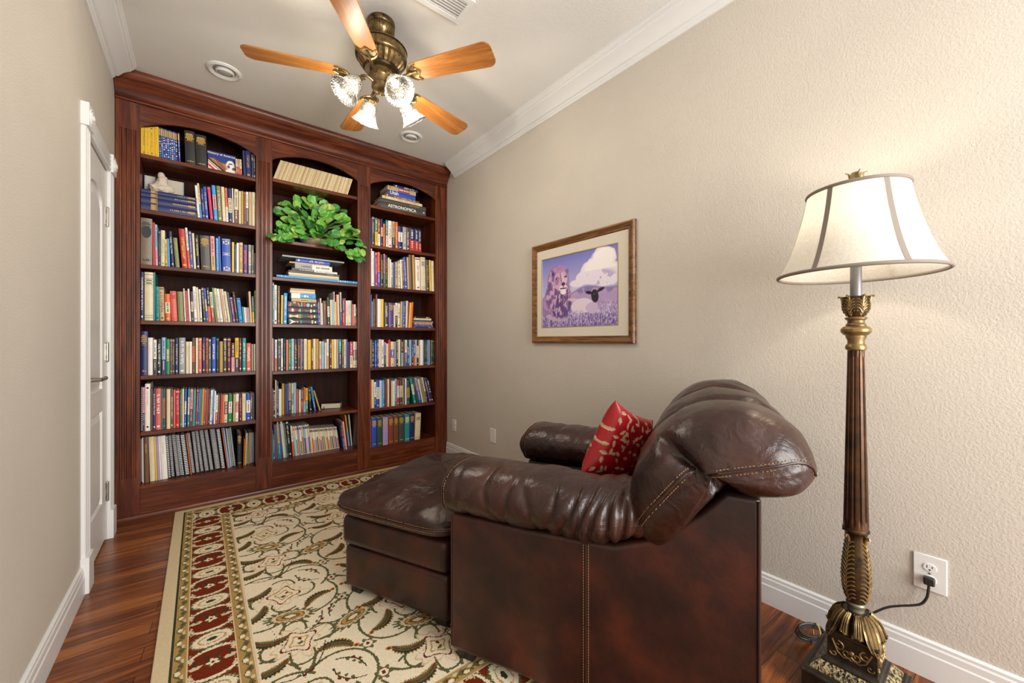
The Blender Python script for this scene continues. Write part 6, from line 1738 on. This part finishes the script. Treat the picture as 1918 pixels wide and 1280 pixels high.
# rolled pillow back : closed side profile swept across the chair
BPROF = [(-.725, .590), (-.672, .618), (-.640, .690), (-.648, .790), (-.690, .880), (-.765, .955), (-.865, 1.000), (-.965, 1.005), (-1.045, .968), (-1.092, .912), (-1.096, .856), (-1.058, .808), (-.985, .786), (-.925, .800), (-.880, .775), (-.825, .705), (-.780, .645)]
bp_ = spline([(a, 0, b) for a, b in BPROF], 6, closed=True)
nb = len(bp_); cu_, cz_ = -.865, .845
V0, V1 = -.070, WCH + .015
def backfn(a, b):
    p = bp_[int(a * nb + 1e-6) % nb]; t = b
    v = V0 + (V1 - V0) * t
    e0 = min(1, t / .13); e1 = min(1, (1 - t) / .13)
    k = (1 - (1 - e0) ** 2.4) ** .5 * (1 - (1 - e1) ** 2.4) ** .5 if 0 < t < 1 else 0
    k = max(k, .03)
    k = .42 + .58 * k if 0 < t < 1 else .25
    # quilted channels
    ch = 0
    for tc in (.36, .67): ch -= .016 * math.exp(-((t - tc) / .018) ** 2)
    up = max(0, (p.z - .80) / .2)
    du, dz = p.x - cu_, p.z - cz_
    r = math.hypot(du, dz); nx, nz = du / max(r, 1e-6), dz / max(r, 1e-6)
    puffy = .018 * math.sin(PI * ((t * 3) % 1)) * up
    w = (ch + puffy) * min(1, up + .35)
    w += .010 * fbm((p.x * 1.0, v, p.z), 5) + .006 * ridged((p.x * 8, v * 6, p.z * 8)) - .003
    # fan of creases at the ends
    endw = math.exp(-(t / .16) ** 2) + math.exp(-((1 - t) / .16) ** 2)
    an = math.atan2(dz, du)
    w -= .005 * endw * max(0, math.sin(an * 9 + 5 * t + 3 * fbm((p.x, v, p.z), 7))) ** 3
    # slightly lower toward the near end
    lowz = -.030 * (1 - min(1, t / .35)) ** 2
    # fold between the lumbar roll and the head roll, sunk into each end cap
    uu_, zz_ = cu_ + du * k, cz_ + dz * k
    best = 9.0
    for (a0, b0_), (a1, b1_) in zip(FOLD, FOLD[1:]):
        q = max(0, min(1, ((uu_ - a0) * (a1 - a0) + (zz_ - b0_) * (b1_ - b0_)) / ((a1 - a0) ** 2 + (b1_ - b0_) ** 2)))
        best = min(best, math.hypot(uu_ - a0 - q * (a1 - a0), zz_ - b0_ - q * (b1_ - b0_)))
    sink = .042 * math.exp(-(best / .020) ** 2) + .006 * ridged((uu_ * 9, zz_ * 9, 2))
    v += sink * math.exp(-(t / .10) ** 2) - sink * math.exp(-((1 - t) / .10) ** 2)
    return Lc(uu_ + nx * w, v, zz_ + nz * w + lowz * up)
FOLD = [(-.945, .775), (-.900, .810), (-.845, .850), (-.790, .905), (-.745, .925)]
m = MB(); NB = 96
m.grid(backfn, nb, NB, cu=True)
m.face([i * NB for i in range(nb)]); m.face([i * NB + NB - 1 for i in range(nb)][::-1])
m.build('pillow_back', M_CUSH, chair, angle=80)
def backline(i0, i1, t, out=.002):
    pts = []
    i = i0
    while True:
        p = backfn((i % nb) / nb, t); c0 = Lc(cu_, V0 + (V1 - V0) * t, cz_)
        pts.append(p + (p - c0).normalized() * out)
        if i == i1: break
        i += 1
    return pts
q = MB()
for t in (.36, .67): stitch(q, backline(6, 62, t, .001))
q.build('back_stitching', M_STITCH, chair, smooth=False)
from mathutils.bvhtree import BVHTree
_bv = BVHTree.FromPolygons([Vector(q_) for q_ in m.v], m.f)
def oncap(px, py, out=.0012):
    h_ = _bv.ray_cast(Vector((0, 0, CAMH)), Vector(ray(px, py)).normalized())
    if h_[0] is None: return None, None
    nn_ = h_[1] if h_[1].dot(Vector(ray(px, py))) < 0 else -h_[1]
    return h_[0] + nn_ * out, nn_
SEAMS = [[(1300, 876), (1270, 902), (1235, 938), (1205, 972), (1190, 1000), (1192, 1018), (1212, 1032)], [(1328, 890), (1362, 886), (1410, 880), (1455, 874), (1495, 868), (1520, 876), (1528, 894)]]
for sl in SEAMS:
    hits = [oncap(p.x, p.y) for p in spline([(a, b, 0) for a, b in sl], 5)]
    hits = [h_ for h_ in hits if h_[0] is not None]
    sp3 = [h_[0] for h_ in hits]; nr3 = [h_[1] for h_ in hits]
    MB().tube(sp3, .0032, 6).build('end_seam', M_PIPE, chair)
    q = MB()
    for sg in (-1, 1):
        ln3 = []
        for i in range(len(sp3)):
            tg = (sp3[min(i + 1, len(sp3) - 1)] - sp3[max(i - 1, 0)]).normalized()
            ln3.append(sp3[i] + tg.cross(nr3[i]).normalized() * (.0085 * sg))
        stitch(q, ln3, r=.0013)
    q.build('end_stitching', M_STITCH, chair, smooth=False)

# ottoman pushed up to the seat
ot = thing('ottoman', 'brown leather ottoman with overhanging pillow top in front of the armchair', 'ottoman', tuple(Lc(.38, .48, RT)))
OU0, OU1, OV0, OV1 = .085, .675, .105, .835
def slab(z0, z1, name, u0=OU0, u1=OU1, v0=OV0, v1=OV1, bev=.022):
    m = MB(); m.prism([(u0, v0), (u1, v0), (u1, v1), (u0, v1)], lambda a, b, t: Lc(a, b, t), z0, z1)
    return m.build(name, M_LEATH, ot, bevel=bev, bseg=4)
slab(.045, .238, 'base')
slab(.241, .382, 'middle_tier', OU0 - .004, OU1 + .012, OV0 - .012, OV1 + .012, .034)
puff(OU0 - .045, OU1 + .055, OV0 - .052, OV1 + .075, .386, .482, 'pillow_top', ot, M_CUSH, .062, .012, n=(60, 44), seed=11)
def rim(off, z):
    u0, u1, v0, v1 = OU0 - .045 - off, OU1 + .055 + off, OV0 - .052 - off, OV1 + .075 + off
    pts = []
    for k in range(96):
        a = 2 * PI * k / 96; ca, sa = math.cos(a), math.sin(a); se = (abs(ca) ** 7 + abs(sa) ** 7) ** (-1 / 7.0)
        pts.append(Lc((u0 + u1) / 2 + (u1 - u0) / 2 * ca * se, (v0 + v1) / 2 + (v1 - v0) / 2 * sa * se, z))
    return pts
q = MB(); q.tube(rim(.0015, .434), .0034, 6, closed=True); q.build('pillow_piping', M_PIPE, ot)
q = MB(); r_ = rim(.0000, .4425); stitch(q, r_ + [r_[0]]); r_ = rim(.0000, .4255); stitch(q, r_ + [r_[0]]); q.build('pillow_stitching', M_STITCH, ot, smooth=False)
for u in (OU0 + .05, OU1 - .05):
    for v in (OV0 + .05, OV1 - .05):
        MB().prism([(u - .028, v - .028), (u + .028, v - .028), (u + .028, v + .028), (u - .028, v + .028)], lambda a, b, t: Lc(a, b, t), RT + .0005, .050).build('foot', M_FOOT, ot, bevel=.003)

# ================================================================== RED CUSHION
M_CUSHION = mk_attr('red_satin_print', .36, .12, 14.0, .12)
CRED = np.array(hexc('A81420')); CLEAF = np.array(hexc('D9B48C'))
# corners in space: leaning on the back of the seat
CUC = Lc(*CUSH_C); 
ex = (FU * CUSH_X[0] + RV * CUSH_X[1] + Vector((0, 0, CUSH_X[2]))).normalized()
ez0 = (FU * CUSH_Z[0] + RV * CUSH_Z[1] + Vector((0, 0, CUSH_Z[2])))
ez = (ez0 - ex * ez0.dot(ex)).normalized(); ey = ez.cross(ex).normalized()
HS = .165
def leafcol(a, b):
    """scattered pairs of pale leaves on red"""
    best = None
    for (lx, lz, rot, sz) in LEAVES:
        x, z = a - lx, b - lz
        if abs(x) > sz or abs(z) > sz: continue
        c_, s_ = math.cos(rot), math.sin(rot); u, v = x * c_ + z * s_, -x * s_ + z * c_
        if abs(u) < sz and abs(v) < .46 * sz * (1 - (u / sz) ** 2): return tuple(CLEAF * (.95 if v > 0 else .72))
    return tuple(CRED)
rl = random.Random(21); LEAVES = []
while len(LEAVES) < 78:
    x, z, ro = rl.uniform(-.95, .95), rl.uniform(-.95, .95), rl.uniform(0, 2 * PI)
    if all((x - q[0]) ** 2 + (z - q[1]) ** 2 > .165 ** 2 for q in LEAVES):
        LEAVES.append((x, z, ro, .098))
        if rl.random() < .35: LEAVES.append((x + .11 * math.cos(ro + 1.2), z + .11 * math.sin(ro + 1.2), ro + 1.6, .09))
NC = 96
cm = MB()
def cpt(a, b, s):
    pin = 1 - .10 * (1 - a * a) * abs(b) ** 3 ; pinb = 1 - .10 * (1 - b * b) * abs(a) ** 3
    x, z = a * HS * pinb, b * HS * pin
    th = .062 * ((1 - a ** 4) * (1 - b ** 4)) ** .55
    th += .004 * mnoise.noise(Vector((a * 3, b * 3, s))) * (1 - a * a) * (1 - b * b) - .006 * (1 - a * a) * max(0, math.sin(8 * a + 5 * b)) ** 6 * (1 - b * b)
    return CUC + ex * x + ez * z + ey * (th * s)
for s in (1, -1):
    cm.grid(lambda u, v: cpt(u * 2 - 1, v * 2 - 1, s), NC + 1, NC + 1, colfn=lambda i, j: leafcol((i + .5) / NC * 2 - 1, (j + .5) / NC * 2 - 1))
co = cm.build('throw_cushion', M_CUSHION, None, origin=tuple(CUC), angle=80)
import bmesh
bm = bmesh.new(); bm.from_mesh(co.data); bmesh.ops.remove_doubles(bm, verts=bm.verts, dist=.0004); bmesh.ops.recalc_face_normals(bm, faces=bm.faces); bm.to_mesh(co.data); bm.free()
tag(co, 'red satin throw cushion with pale leaf print propped in the armchair', 'cushion')
